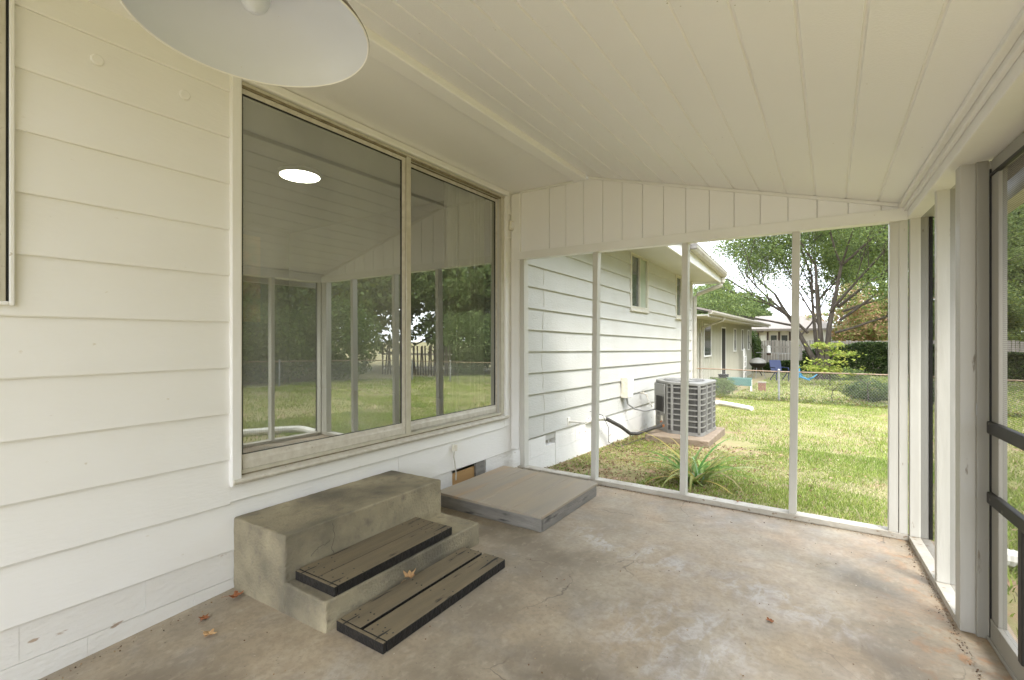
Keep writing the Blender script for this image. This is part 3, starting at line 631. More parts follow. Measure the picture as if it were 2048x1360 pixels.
obj('sill', MB().box(.0, .10, ly(1.598), ly(-1.0), .002, .035), 'sill', rw, .003)
# plate and ceiling trims swing less than the studs
pw = MB(); A2 = math.tan(R_(1.35))
def strip(x0, x1, z0, z1, ya=3.83, yb=-1.0, mb=None):
    mb = mb or MB()
    pts = []
    for y in (ya, yb):
        d = (3.9-y)*A2
        pts += [(2.945+x0+d, y, z0), (2.945+x1+d, y, z0), (2.945+x1+d, y, z1), (2.945+x0+d, y, z1)]
    c, s = math.cos(-ANG), math.sin(-ANG)
    pts = [((x-2.95)*c-(y-3.9)*s, (x-2.95)*s+(y-3.9)*c, z) for x, y, z in pts]
    return mb.poly(pts, [(0, 3, 2, 1), (4, 5, 6, 7), (0, 1, 5, 4), (1, 2, 6, 5), (2, 3, 7, 6), (3, 0, 4, 7)][:2]+[(0, 1, 5, 4), (1, 2, 6, 5), (2, 3, 7, 6), (3, 0, 4, 7)])
obj('top_plate', strip(0, .18, 1.992, 2.062), 'trim', rw, .004)
obj('ceiling_trim', strip(-.018, .0, 2.040, 2.076), 'trim', rw, .005)
obj('ceiling_trim', strip(-.045, -.018, 2.062, 2.085), 'trim', rw, .005)
obj('insect_screen', MB().poly([(.055, ly(3.80), .035), (.055, ly(3.205), .035), (.055, ly(3.205), 1.99), (.055, ly(3.80), 1.99)], [(0, 1, 2, 3)]), 'screendark', rw)
obj('insect_screen', MB().poly([(.055, ly(3.165), .035), (.055, ly(2.837), .035), (.055, ly(2.837), 1.99), (.055, ly(3.165), 1.99)], [(0, 1, 2, 3)]), 'screendark', rw)
obj('screen_spline', MB().box(.0955, .112, ly(3.845), ly(3.800), .036, 1.99), 'doorbar', rw)
# screen door
dr = empty('screen_door', 'white screen door with two dark push bars at the right edge', None); dr.parent = rw; dr.location = (.086, ly(2.742), 0)
DW = .92
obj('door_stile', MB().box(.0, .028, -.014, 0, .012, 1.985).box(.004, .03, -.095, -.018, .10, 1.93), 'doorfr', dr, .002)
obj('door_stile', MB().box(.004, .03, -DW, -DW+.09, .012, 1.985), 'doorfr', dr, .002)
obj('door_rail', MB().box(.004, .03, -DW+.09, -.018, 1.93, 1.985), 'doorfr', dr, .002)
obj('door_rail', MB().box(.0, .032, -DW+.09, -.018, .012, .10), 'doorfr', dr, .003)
obj('black_edge', MB().box(-.002, .012, -.018, -.014, .012, 1.95).box(-.002, .012, -DW+.09, -.014, 1.918, 1.93), 'rubber', dr)
for z0, z1 in ((.862, .912), (.575, .622)):
    obj('push_bar', MB().box(-.012, .012, -DW+.06, -.020, z0, z1), 'doorbar', dr, .004)
obj('lower_bar', MB().box(-.008, .012, -.36, -.325, .10, .575), 'doorbar', dr, .003)
obj('door_screen', MB().poly([(.016, -.095, .10), (.016, -DW+.09, .10), (.016, -DW+.09, 1.93), (.016, -.095, 1.93)], [(0, 1, 2, 3)]), 'screen', dr)
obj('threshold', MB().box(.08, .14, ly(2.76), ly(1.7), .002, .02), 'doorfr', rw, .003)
obj('strike_plate', MB().box(.048, .0505, ly(2.7445), ly(2.7425), .93, .98), 'galv', rw)
pg = MB().prism([(3.30, 1.95), (3.38, 1.95), (3.41, 2.0), (3.41, 2.05), (3.30, 2.05)], 'y', -1.0, 4.10)
tag(obj('porch_gutter', pg, 'gutter'), 'white gutter along the outer eave of the porch roof', 'gutter')

# unseen rear porch end, left open and roof shortened to let in light
bw = empty('open_rear_end', 'white framed unseen rear end of the porch, left open for light', 'porch wall', (0, -1.0, 0))
obj('header', MB().box(.0, 3.2, 0, .05, 2.0, 2.08), 'trim', bw)
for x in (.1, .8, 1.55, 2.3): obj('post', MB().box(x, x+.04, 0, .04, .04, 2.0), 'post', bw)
obj('sill', MB().box(0, 3.2, -.02, .07, .001, .04), 'sill', bw)


# pendant lamp ----------------------------------------------------
lp = empty('pendant_lamp', 'wide white enamel barn lamp shade hanging at the top left near the viewer', 'lamp', (1.544, .536, 1.9))
R0 = .228
prf = [(.060, .100), (.085, .088), (.13, .070), (.18, .045), (.21, .022), (R0-.004, .002), (R0, 0)]
obj('inner_shade', MB().lathe([(.002, .112), (.035, .112)]+prf, n=72), 'lamp', lp, smooth=True)
obj('outer_shade', MB().lathe([(R0+.0015, -.001), (R0+.003, .003), (R0-.002, .012), (.213, .03), (.183, .052), (.133, .078), (.088, .096), (.058, .125), (.045, .17), (.03, .20), (.002, .205)], n=72), 'lampout', lp, smooth=True)
obj('rim', MB().lathe([(R0-.0025, .002), (R0-.0005, -.001), (R0+.002, -.001), (R0+.0025, .003)], n=72), 'trim', lp, smooth=True)
obj('bulb', MB().lathe([(.001, .036), (.012, .038), (.022, .046), (.029, .06), (.030, .075), (.024, .095), (.016, .118)], n=28), 'lamp', lp, smooth=True)
obj('stem', MB().tube([(0, 0, .2), (0, 0, .56)], .012, 10), 'lampout', lp)

# ------------------------------------------------------------------ stoop, treads, platform
st = empty('concrete_stoop', 'two step concrete stoop against the siding below the sliding window', 'stoop')
so = obj('lower_step', MB().box(.36, .762, 1.25, 2.325, -.08, .126), 'stoopc', st, .010, seg=3); rough_up(so, .06, .007, 5)
so = obj('upper_step', MB().prism([(.0, -.12), (.465, -.08), (.463, .343), (.0, .335)], 'y', 1.247, 2.312), 'stoopc', st, .010, seg=3); rough_up(so, .06, .007, 5)
rem = None
def plank(x0, x1, y0, y1, z0, z1, parent, name='plank'):
    mb = MB().box(x0, x1, y0, y1, z0, z1); mb.m = [1, 0, 1, 1, 1, 1]
    o = obj(name, mb, ['plank', 'black'], parent)
    b = o.modifiers.new('b', 'BEVEL'); b.width = .003; b.segments = 2
    return o
def nails(pts, z, parent, r=.0042):
    mb = MB()
    for x, y in pts: mb.lathe([(0, z+.0012), (r, z+.001), (r, z-.001)], (x, y, 0), 7)
    return obj('nail_head', mb, 'nail', parent, kind='stuff')
t1 = empty('wooden_tread', 'black edged worn wooden tread lying on the middle concrete step', 'stair tread', (.478, 1.293, .129), R_(1.0))
plank(0, .142, .018, .79, 0, .045, t1); plank(.1435, .283, .018, .79, 0, .045, t1)
plank(0, .283, -.002, .015, 0, .043, t1, 'end_board')
rr = random.Random(5)
nails([(.03+.06*i+rr.uniform(-.01, .01), y+rr.uniform(-.012, .012)) for i in range(5) for y in (.04, .085, .16, .66, .72, .765)], .045, t1)
t2 = empty('wooden_tread', 'black edged pair of wooden planks lying on the floor at the foot of the stoop', 'stair tread', (.79, 1.287, .001), R_(.5))
plank(0, .132, .018, .862, 0, .045, t2); plank(.150, .290, .018, .862, 0, .046, t2)
plank(0, .290, -.002, .015, 0, .044, t2, 'end_board')

nails([(x+rr.uniform(-.01, .01), y+rr.uniform(-.03, .03)) for x in (.03, .07, .11, .18, .22, .265) for y in (.05, .09, .42, .80, .835)], .0455, t2)
pf = empty('wooden_platform', 'low grey painted wooden platform box on the floor beside the stoop', 'platform', (.105, 2.665, 0))
obj('side_board', MB().box(0, .895, 0, .02, .002, .088), 'platside', pf, .002)
obj('side_board', MB().box(.882, .90, .021, .86, .002, .086), 'platside', pf, .002)
obj('side_board', MB().box(0, .895, .862, .88, .002, .088), 'platside', pf, .002)
for a, b in ((-.01, .21), (.212, .395), (.397, .655), (.657, .907)):
    obj('deck_board', MB().box(a, b, -.006, .885, .089, .107), 'platop', pf, .002)

# dry leaves ------------------------------------------------------
def dry_leaf(x, y, z, s, rz, curl, m, lab, grp='dry leaves on the porch floor', seed=1):
    r = random.Random(seed); out = []
    lob = 5
    for k in range(lob*4+1):
        t = k/(lob*4); a = -2.5+5.0*t; rad = .55+.45*abs(math.cos(t*lob*math.pi))**1.2; rad *= (.75+.25*math.cos(a*.6))*r.uniform(.85, 1.1)
        out.append((rad*math.cos(a), rad*math.sin(a)*.8))
    o = [(-.75, 0)]+out; mb = MB(); V = [(0, 0, .0)]+[(u, v, 0) for u, v in o]
    V = [(u*s, v*s, s*(curl*(u*u*.6+v*v*.9)+.12*math.sin(5*u+3*v)+.12)) for u, v, _ in V]
    n = len(o); mb.poly(V, [(0, 1+i, 1+(i+1) % n) for i in range(n)])
    st = [(-.7*s, 0, s*.2), (-1.1*s, .06*s, s*.3), (-1.5*s, .2*s, s*.15)]; mb.tube(st, s*.025, 4)
    l = obj('dry_leaf', mb, m); l.location = (x, y, z); l.rotation_euler = (0, 0, rz); sd = l.modifiers.new('s', 'SOLIDIFY'); sd.thickness = .0008
    tag(l, lab, 'leaf', grp); return l
dry_leaf(.115, 1.20, -.02, .040, 1.0, .7, 'leafdry', 'reddish brown dry leaf against the near corner of the stoop', seed=1)
dry_leaf(.17, 1.035, -.03, .030, 2.4, .5, 'leafdry', 'small reddish dry leaf near the foundation, middle of the three left of the stoop', seed=2)
dry_leaf(.33, .985, -.02, .034, .3, .4, 'leafdry2', 'tan dry leaf, nearest the viewer of the three left of the stoop', seed=3)
dry_leaf(.80, 1.70, .055, .045, 1.9, 1.1, 'leafdry2', 'curled tan dry leaf leaning on the step above the floor planks', seed=4)
dry_leaf(2.33, 2.39, .002, .020, 2.8, .5, 'leafdry', 'small shrivelled brown leaf alone in the middle of the floor', seed=5)
dry_leaf(.06, 3.68, .012, .035, .5, .9, 'leafdry', 'reddish dry leaf in the corner behind the wooden platform', seed=6)
dry_leaf(1.98, 3.87, .043, .02, .5, .9, 'leafdry', 'tiny brown leaf on the end wall sill between the second and third posts', seed=8)

# ------------------------------------------------------------------ air conditioner
ac = empty('air_conditioner', 'grey outdoor air conditioning unit with grille sides on a concrete pad', 'air conditioner', (0, 0, -.14))
foot = [(.27, 7.52), (.30, 7.46), (.52, 7.20), (.57, 7.165), (.95, 7.125), (1.0, 7.14), (1.04, 7.18), (1.085, 7.85), (1.075, 7.92), (1.02, 7.97), (.36, 8.02), (.29, 7.97), (.27, 7.9)]
def inset(p, d):
    n = len(p); c = (sum(a for a, b in p)/n, sum(b for a, b in p)/n)
    return [(c[0]+(a-c[0])*(1-d/.4), c[1]+(b-c[1])*(1-d/.4)) for a, b in p]
def rnd(p, r, k=4):
    out = []; n = len(p)
    for i in range(n):
        a = Vector(p[i-1]); b = Vector(p[i]); c = Vector(p[(i+1) % n]); u = (a-b); v = (c-b); l1 = min(r, u.length*.45); l2 = min(r, v.length*.45)
        s = b+u.normalized()*l1; e = b+v.normalized()*l2
        for j in range(k+1):
            t = j/k; q = s*(1-t)**2+b*2*t*(1-t)+e*t*t; out.append((q.x, q.y))
    return out
foot = rnd(foot, .05, 3)
H_ = .77
obj('coil', MB().prism(inset(foot, .022), 'z', .03, H_-.05), 'fin', ac)
def ring(p, d, z0, z1):
    q = inset(p, d); n = len(p); mb = MB()
    V = [(a, b, z0) for a, b in p]+[(a, b, z1) for a, b in p]+[(a, b, z0) for a, b in q]+[(a, b, z1) for a, b in q]
    fs = []
    for i in range(n):
        j = (i+1) % n; fs += [(i, j, n+j, n+i), (2*n+i, 3*n+i, 3*n+j, 2*n+j), (n+i, n+j, 3*n+j, 3*n+i), (i, 2*n+i, 2*n+j, j)]
    return mb.poly(V, fs)
obj('base_pan', ring(inset(foot, -.006), .05, 0, .045), 'aclight', ac)
for k in range(1, 9):
    z = .045+k*(H_-.105)/8.3*.99; obj('grille_band', ring(foot, .014, z-.010, z+.010), 'aclight', ac)
bars = MB(); nb = 0
per = []; n = len(foot)
for i in range(n):
    a = Vector(foot[i]); b = Vector(foot[(i+1) % n]); L0 = (b-a).length; m_ = max(1, round(L0/.0125))
    for j in range(m_): per.append(a.lerp(b, j/m_))
cx, cy_ = .68, 7.57
for p in per:
    q = inset([(p.x, p.y)], 0)[0]; d = Vector((p.x-cx, p.y-cy_)).normalized(); c_ = Vector((p.x, p.y))-d*.012; t_ = Vector((-d.y, d.x))*.0019
    bars.prism([(c_.x-t_.x, c_.y-t_.y), (c_.x+t_.x, c_.y+t_.y), (c_.x+t_.x+d.x*.008, c_.y+t_.y+d.y*.008), (c_.x-t_.x+d.x*.008, c_.y-t_.y+d.y*.008)], 'z', .04, H_-.05)
obj('grille_bars', bars, 'barm', ac, kind='stuff')
for (x, y) in ((.615, 7.155), (.80, 7.138), (1.052, 7.35), (1.072, 7.62), (1.0, 7.135)):
    obj('grille_post', MB().box(x-.017, x+.017, y-.013, y+.012, .04, H_-.05), 'aclight', ac, .003)
# solid control panel on the left front
def wallp(p0, p1, z0, z1, th, mb=None, ext=0):
    a = Vector(p0); b = Vector(p1); d = (b-a).normalized(); nrm = Vector((d.y, -d.x))*th; mb = mb or MB()
    a = a-d*ext; b = b+d*ext
    return mb.prism([(a.x, a.y), (b.x, b.y), (b.x+nrm.x, b.y+nrm.y), (a.x+nrm.x, a.y+nrm.y)], 'z', z0, z1)
obj('control_panel', wallp((.268, 7.53), (.545, 7.185), .03, H_-.05, .012), 'acgrey', ac, .004)
obj('access_cover', wallp((.262, 7.513), (.50, 7.213), .27, H_-.06, .018), 'acgrey', ac, .003)
stk = wallp((.325, 7.405), (.475, 7.218), .30, .52, .021); obj('label_plate', stk, 'dark', ac)
obj('label_print', wallp((.372, 7.350), (.405, 7.309), .41, .51, .023), 'plastic', ac)
obj('label_print', wallp((.345, 7.384), (.462, 7.238), .365, .375, .023), 'orange', ac); obj('label_print', wallp((.345, 7.384), (.462, 7.238), .335, .355, .023), 'copper', ac)
obj('tag', wallp((.43, 7.30), (.455, 7.27), .15, .23, .024), 'plastic', ac)
tp = MB().prism(inset(foot, -.008), 'z', H_-.055, H_-.012); obj('top_cap', tp, 'aclight', ac, .01)
fg = MB()
for k in range(10): fg.lathe([(.05+.026*k, .006), (.053+.026*k, .009), (.056+.026*k, .006)], (.68, 7.57, H_-.012), 36)
for k in range(12):
    t = k*math.pi/6; fg.tube([(.68+.04*math.cos(t), 7.57+.04*math.sin(t), H_-.002), (.68+.30*math.cos(t), 7.57+.30*math.sin(t), H_-.002)], .003, 4)
obj('fan_guard', fg, 'acgrey', ac); obj('fan_well', MB().lathe([(0, .003), (.30, .003)], (.68, 7.57, H_-.012), 36), 'fin', ac)
obj('service_valve', MB().tube([(.48, 7.19, .10), (.49, 7.13, .10)], .02, 8).tube([(.45, 7.2, .16), (.455, 7.14, .16)], .013, 8), 'copper', ac)
pd = tag(obj('concrete_pad', MB().box(.30, 1.18, 6.87, 8.10, -.42, -.142), 'padc', bevel=.012, seg=3), 'tan concrete pad on the lawn under the air conditioner', 'concrete pad')
rough_up(pd, .08, .012, 4)
rl = empty('refrigerant_line', 'black insulated pipe running from the house foundation to the air conditioner', 'pipe', (0, 0, 0))
obj('insulation', MB().tube([(.0, 5.55, .22), (.05, 5.70, .235), (.12, 5.9, .20), (.2, 6.2, .06), (.24, 6.42, -.06), (.28, 6.6, -.09), (.36, 6.95, -.065), (.47, 7.13, -.04)], [.026, .028, .026, .024, .024, .024, .024, .022], 10), 'insul', rl, smooth=True)
obj('sleeve', MB().tube([(-.01, 5.5, .2), (.04, 5.66, .235), (.10, 5.85, .215)], .031, 10), 'pipew', rl, smooth=True)
obj('low_voltage_wire', MB().tube([(.01, 5.6, .33), (.12, 5.75, .27), (.16, 5.85, .1), (.14, 5.9, -.1), (.2, 6.1, -.19), (.3, 6.5, -.17), (.45, 7.0, -.15)], .004, 5), 'dwire', rl)

# daylily clump ---------------------------------------------------
def strap_leaves(n, hmin, hmax, spread, wid, seed, cols):
    r = random.Random(seed); V = []; F = []; C = []
    for _ in range(n):
        a = r.uniform(0, 6.283); L0 = r.uniform(hmin, hmax); bend = r.uniform(.5, 1.25); w_ = wid*r.uniform(.7, 1.2); bx = r.gauss(0, .05); by = r.gauss(0, .05)
        seg = 9; c = [v*r.uniform(.8, 1.2) for v in r.choice(cols)]; px, pz = 0., 0.; ang = r.uniform(.55, 1.35)
        pts = []
        for k in range(seg+1):
            pts.append((px, pz)); ang -= bend*2.2/seg*(.4+k/seg); px += math.cos(ang)*L0/seg; pz += math.sin(ang)*L0/seg
        o = len(V)
        for k, (q, z) in enumerate(pts):
            ww = w_*(1-(k/seg)**2.2)+.0008; z = max(z, .012+.01*r.random())
            X0 = bx+math.cos(a)*q*spread; Y0 = by+math.sin(a)*q*spread; nx_, ny_ = -math.sin(a)*ww, math.cos(a)*ww
            V += [(X0-nx_, Y0-ny_, z+.25*ww), (X0, Y0, z-.1*ww), (X0+nx_, Y0+ny_, z+.25*ww)]
        for k in range(seg):
            for j in (0, 1):
                i0 = o+k*3+j; F.append((i0, i0+1, i0+4, i0+3)); C.append(c)
    return np.array(V), np.array(F), np.array(C)
GC = [(.20, .30, .08), (.28, .37, .11), (.16, .26, .07), (.36, .42, .16)]
dl = empty('daylily', 'clump of arching strap leaves just outside the sill behind the second post', 'plant', (1.44, 4.85, gz(1.4, 4.85)))
V, F, C = strap_leaves(62, .40, .78, 1.2, .018, 4, GC+[(.40, .34, .12)]); npmesh('leaves', V, F, C, 'leaf', dl)
V, F, C = strap_leaves(5, .42, .55, .25, .016, 9, [(.35, .42, .25)]); npmesh('leaves', V, F, C, 'leaf', dl)
for x, y, s, sd, lab in ((.55, 4.35, .10, 31, 'small bright weed tuft just outside the sill near the house corner'), (1.75, 4.15, .10, 33, 'broad weed tuft just outside the sill right of the daylily')):
    V, F, C = strap_leaves(26, s*.8, s*1.8, 1., .006, sd, GC)
    o = npmesh('weed_tuft', V, F, C, 'leaf'); o.location = (x, y, gz(x, y)); tag(o, lab, 'weed')

# ------------------------------------------------------------------ corrugated drain pipes
def corr(pts, r, n=10):
    P = [Vector(p) for p in pts]; out = []
    for i in range(len(P)-1):
        m_ = max(2, int((P[i+1]-P[i]).length/.012))
        for j in range(m_): out.append(P[i].lerp(P[i+1], j/m_))
    return MB().tube(out, [r*(1+.10*(k % 2)) for k in range(len(out))], n)
def curve(ctrl, n=24):
    out = []; C = [Vector(ctrl[0])]+[Vector(c) for c in ctrl]+[Vector(ctrl[-1])]
    for i in range(1, len(C)-2):
        for j in range(n):
            t = j/n; p0, p1, p2, p3 = C[i-1:i+3]
            out.append(.5*((2*p1)+(-p0+p2)*t+(2*p0-5*p1+4*p2-p3)*t*t+(-p0+3*p1-3*p2+p3)*t**3))
    out.append(C[-2]); return out
tag(obj('corrugated_pipe', corr(curve([(.05, 11.1, -.24), (.25, 12.3, -.29), (.55, 12.2, -.29), (1.12, 11.75, -.30)], 6), .052), 'pipew'), 'white corrugated drain pipe lying on the lawn behind the air conditioner', 'pipe')
tag(obj('corrugated_pipe', corr(curve([(3.28, 4.0, .0), (3.42, 4.05, -.07), (3.95, 4.1, -.08), (4.35, 3.6, -.09), (4.9, 2.9, -.1)], 6), .05), 'pipew'), 'white corrugated drain pipe on the lawn outside the screen door', 'pipe')

# ------------------------------------------------------------------ chain-link fences
def chainlink(name, lab, p0, p1, h, posts, sp=.065):
    a = Vector((*p0, 0)); b = Vector((*p1, 0)); L0 = (b-a).length; d = (b-a)/L0
    def W(t, z): p = a+d*t; return Vector((p.x, p.y, float(gz(p.x, p.y))+z))
    f = empty(name, lab, 'fence', W(0, 0)); base = W(0, 0)
    def loc(t, z): return W(t, z)-base
    n = 10; obj('top_rail', MB().tube([loc(L0*k/n, h+.01*math.sin(k*2.)) for k in range(n+1)], .019, 6), 'rust', f)
    mm = MB(); k = -h*.8
    while k < L0:
        for s in (1, -1):
            t0, t1 = (k, k+h*.8) if s > 0 else (k+h*.8, k)
            z0, z1 = .02, h-.02
            lo, hi = (0, 1)
            if min(t0, t1) < 0 or max(t0, t1) > L0: continue
            A = loc(t0, z0); B = loc(t1, z1); w_ = .0022
            nrm = Vector((-d.y, d.x, 0))*w_
            mm.poly([A-nrm, A+nrm, B+nrm, B-nrm, A+d*w_*1.5, B+d*w_*1.5], [(0, 1, 2, 3), (1, 4, 5, 2), (4, 0, 3, 5)])
        k += sp
    obj('chain_mesh', mm, 'galv', f, kind='stuff')
    for t in posts: obj('fence_post', MB().tube([loc(t, -.3), loc(t, h+.03)], .028, 8).lathe([(0, .07), (.02, .06), (.033, .04), (.033, .02)], tuple(loc(t, h)), 8), 'galv', f)
    return f
chainlink('chain_link_fence', 'low chain-link fence with rusty top rail crossing behind the lawn', (-1.6, 15.0), (12.6, 15.0), .83, (0, 2.98, 6.0, 9.0, 12.0))
chainlink('chain_link_fence', 'chain-link fence along the right side of the lawn, seen only in the window reflection', (12.6, 15.0), (13.2, -4), .85, (0, 3, 6, 9, 12, 15))

# ------------------------------------------------------------------ vegetation
def leaf_cloud(P, size, cols, seed, flat=.0, asp=1.8):
    """P (n,3) leaf positions -> one bent quad each"""
    r = np.random.default_rng(seed); n = len(P); s = size*r.uniform(.6, 1.3, n)
    u = r.normal(size=(n, 3)); u[:, 2] *= (1-flat); u /= np.linalg.norm(u, axis=1)[:, None]
    v = r.normal(size=(n, 3)); v[:, 2] *= (1-flat); v -= (v*u).sum(1)[:, None]*u; v /= np.linalg.norm(v, axis=1)[:, None]
    a = u*s[:, None]; b = v*(s/asp)[:, None]
    V = np.stack([P-a, P+b, P+a, P-b], 1).reshape(-1, 3); F = np.arange(4*n).reshape(n, 4)
    c = np.array(cols)[r.integers(0, len(cols), n)]*r.uniform(.7, 1.3, n)[:, None]
    return V, F, c
G1 = [(.14, .19, .065), (.175, .235, .075), (.22, .27, .10), (.11, .155, .055)]
G2 = [(.07, .11, .035), (.09, .135, .04), (.115, .16, .045)]
GY = [(.20, .24, .04), (.16, .21, .04), (.26, .27, .05)]
GO = [(.42, .27, .14), (.36, .31, .13), (.24, .30, .09), (.50, .33, .20), (.26, .32, .09)]
GD = [(.028, .05, .018), (.04, .065, .022), (.055, .085, .03)]
def branch_tree(base, stems, seed, leafn, size, cols, label, spread=.35, crown_r=.42, lv=4, group=None, cat='tree', name='tree'):
    r = random.Random(seed); t = empty(name, label, cat, base, group=group); mb = MB(); ends = []
    def grow(p, d, L0, rad, level):
        k = 5; pts = [p]; rr_ = [rad]
        for i in range(k):
            d = (d+Vector((r.gauss(0, .045), r.gauss(0, .045), r.gauss(0, .035)+.02))).normalized(); p = p+d*(L0/k); pts.append(p); rr_.append(rad*(1-.55*(i+1)/k))
        mb.tube(pts, rr_, 7 if level < 2 else 5 if level < 3 else 3, cap=False)
        if level >= 2: ends.extend(pts[2:])
        if level >= lv: return
        for _ in range(r.choice((3, 3, 4)) if level < lv-1 else 3):
            q = pts[r.randint(2, 5)]; ax = Vector((r.gauss(0, 1), r.gauss(0, 1), r.gauss(0, .45))).normalized()
            grow(q, (d*.9+ax*r.uniform(.45, .95)).normalized(), L0*r.uniform(.55, .8), rad*r.uniform(.35, .5), level+1)
    for s in stems: grow(Vector(s[0]), Vector(s[1]).normalized(), s[2], s[3], 0 if len(s) < 5 else s[4])
    obj('trunk', mb, 'bark', t)
    E = np.array([tuple(e) for e in ends]); g = np.random.default_rng(seed); P = E[g.integers(0, len(E), leafn)]+g.normal(0, crown_r, (leafn, 3))*np.array([1, 1, .7])
    keep = vnoise(P[:, 0]*1.3+P[:, 2]*1.7, P[:, 1]*1.1-P[:, 2], 1., seed) > .28
    keep &= P[:, 2] > 2.7+.35*np.clip(-P[:, 0]-2, 0, 4)
    V, F, C = leaf_cloud(P[keep], size, cols, seed+1); npmesh('crown', V, F, C, 'leaf', t)
    return t
hb = (2.25, 27.4, -.85)
hero = branch_tree(hb, [((-.05, 0, .0), (-.0, 0, 1), 1.1, .30, 9)], 3, 1, .01, G1, 'x') if False else None
def hero_tree():
    base = hb; st = [((-.18, 0, .75), (-.42, .1, 1), 4.2, .135), ((-.1, .1, .8), (-.2, .2, 1), 4.6, .10), ((.0, -.1, .8), (-.05, -.2, 1), 4.8, .115), ((.12, 0, .8), (.10, -.05, 1), 4.8, .14), ((.05, .12, .8), (.05, .35, 1), 4.4, .09),
                     ((.5, 0, 2.4), (1, -.1, .32), 3.4, .06, 1), ((.6, -.1, 3.6), (1, -.2, .9), 4.0, .08, 1), ((.3, -.2, 3.4), (.6, -.5, .8), 4.2, .07, 1), ((.8, 0, 3.4), (1, .3, .5), 3.6, .06, 1), ((-.9, 0, 2.7), (-1, -.2, .22), 3.0, .06, 1), ((.7, 0, 3.0), (1, -.3, .7), 3.6, .07, 1), ((-1.0, 0, 2.9), (-1, -.3, .75), 4.0, .08, 1), ((-.6, 0, 2.4), (-.9, -.6, .9), 4.2, .07, 1)]
    t = branch_tree(base, st, 12, 150000, .052, G1+GY[1:2], 'large multi-stemmed tree behind the chain-link fence in the neighbouring yard', crown_r=.36, lv=4)
    mb = MB().tube([(0, 0, -.3), (0, 0, .0), (.0, 0, .4), (-.02, 0, .95)], [.46, .36, .31, .36], 12); obj('trunk_base', mb, 'bark', t)
    return t
hero_tree()
def blob_tree(base, H, rad, seed, n, size, cols, label, trunk=.25, group=None, low=.25, dens=.34, name='tree'):
    r = np.random.default_rng(seed); t = empty(name, label, 'tree', base, group=group)
    nc = 46; C = r.normal(size=(nc, 3)); C /= np.linalg.norm(C, axis=1)[:, None]; C *= (r.random(nc)**.45)[:, None]
    C[:, 0] *= rad; C[:, 1] *= rad; C[:, 2] = C[:, 2]*H*(1-low)/2+H*(1+low)/2
    P = C[r.integers(0, nc, n)]; q = r.normal(size=(n, 3)); q /= np.linalg.norm(q, axis=1)[:, None]; P = P+q*(rad*dens*r.uniform(.5, 1.1, n)**.6)[:, None]*np.array([1, 1, .65])
    V, F, c = leaf_cloud(P, size, cols, seed); npmesh('crown', V, F, c, 'leaf', t)
    mb = MB(); mb.tube([(0, 0, -.3), (0, 0, H*.3), (.1, .1, H*.65)], [trunk, trunk*.75, trunk*.3], 8)
    for k in range(9):
        a = C[k*4]; mb.tube([(0, 0, H*(.22+.04*k)), (a[0]*.45, a[1]*.45, a[2]*.8), tuple(a)], [trunk*.35, trunk*.2, trunk*.06], 5)
    obj('trunk', mb, 'bark', t); return t
far = 'background trees beyond the yards'
T = [((-6.6, 50, -1), 7.6, 3.6, 101, 34000, .11, G1, 'rounded green tree rising behind the neighbouring house roof'),
     ((-2.9, 47, -1), 5.6, 2.4, 102, 24000, .10, G1, 'smaller green tree left of the multi-stemmed tree, over the neighbour roof'),
     ((5.9, 47, -1), 16.5, 5.0, 103, 110000, .10, G1+GY[:2], 'tall dense leafy tree filling the upper right of the end opening'),
     ((4.6, 39, -1), 5.6, 3.0, 104, 34000, .085, GO, 'reddish tinted tree behind the ivy hedge'),
     ((12.5, 45, -1), 12.0, 5.0, 105, 20000, .19, G1, 'dark green tree behind the wooden fence, right of the tall dense tree'),
     ((9.0, 36.5, -1), 5.0, 2.8, 106, 30000, .085, G1+GY[:1], 'low spreading tree just behind the ivy hedge'),
     ((20, 44, -1), 13.0, 6.0, 107, 18000, .22, G2, 'big tree at the far right seen through the screen door')]
for a in T: blob_tree(*a[:7], a[7], group=far, low=.42 if a[3] == 103 else .25)
T2 = [((17.5, 22, -.8), 11, 4.6, 201), ((21, 13.5, -.8), 13, 5.4, 202), ((17.5, 8.5, -.7), 10, 4.2, 203), ((19.5, 3.0, -.7), 12, 5.0, 204), ((26, 20, -.8), 13, 6, 205), ((13.5, 26, -.8), 9, 3.8, 206), ((18, -4, -.7), 11, 4.8, 207)]
LB = ['behind the picket fence', 'in the middle of the line', 'leaning nearest the right hand fence', 'toward the left end', 'farthest back on the right', 'behind the fence corner', 'at the near end']
for k, a in enumerate(T2): blob_tree(*a[:3], a[3], 20000, .17, (G1+GY[:1] if k % 2 else G1), 'tall leafy tree '+LB[k]+', seen in the window reflection', group='trees along the right side of the yard', low=.06)
def shrub(x, y, rx, h, n, size, cols, seed, lab, name='shrub', cat='shrub', ry=None):
    r = np.random.default_rng(seed); q = r.normal(size=(n, 3)); q /= np.linalg.norm(q, axis=1)[:, None]; q *= (r.uniform(.35, 1, n)**.5)[:, None]
    bump = 1+.25*(vnoise(q[:, 0]*3+5, q[:, 1]*3+q[:, 2]*2+5, 1., seed)-.5)*2
    P = q*bump[:, None]*np.array([rx, ry or rx, h/2])+np.array([0, 0, h/2]); P = P[P[:, 2] > 0]
    t = empty(name, lab, cat, (x, y, float(gz(x, y)))); V, F, c = leaf_cloud(P, size, cols, seed); npmesh('foliage', V, F, c, 'leaf', t)
    mb = MB()
    for k in range(6): mb.tube([(0, 0, -.05), (r.normal()*rx*.4, r.normal()*rx*.4, h*.7)], [.02, .006], 5)
    obj('stem', mb, 'bark', t); return t
shrub(3.45, 16.4, .62, .62, 5200, .030, G2+[(.10, .13, .06)], 301, 'round dark green shrub behind the chain-link fence')
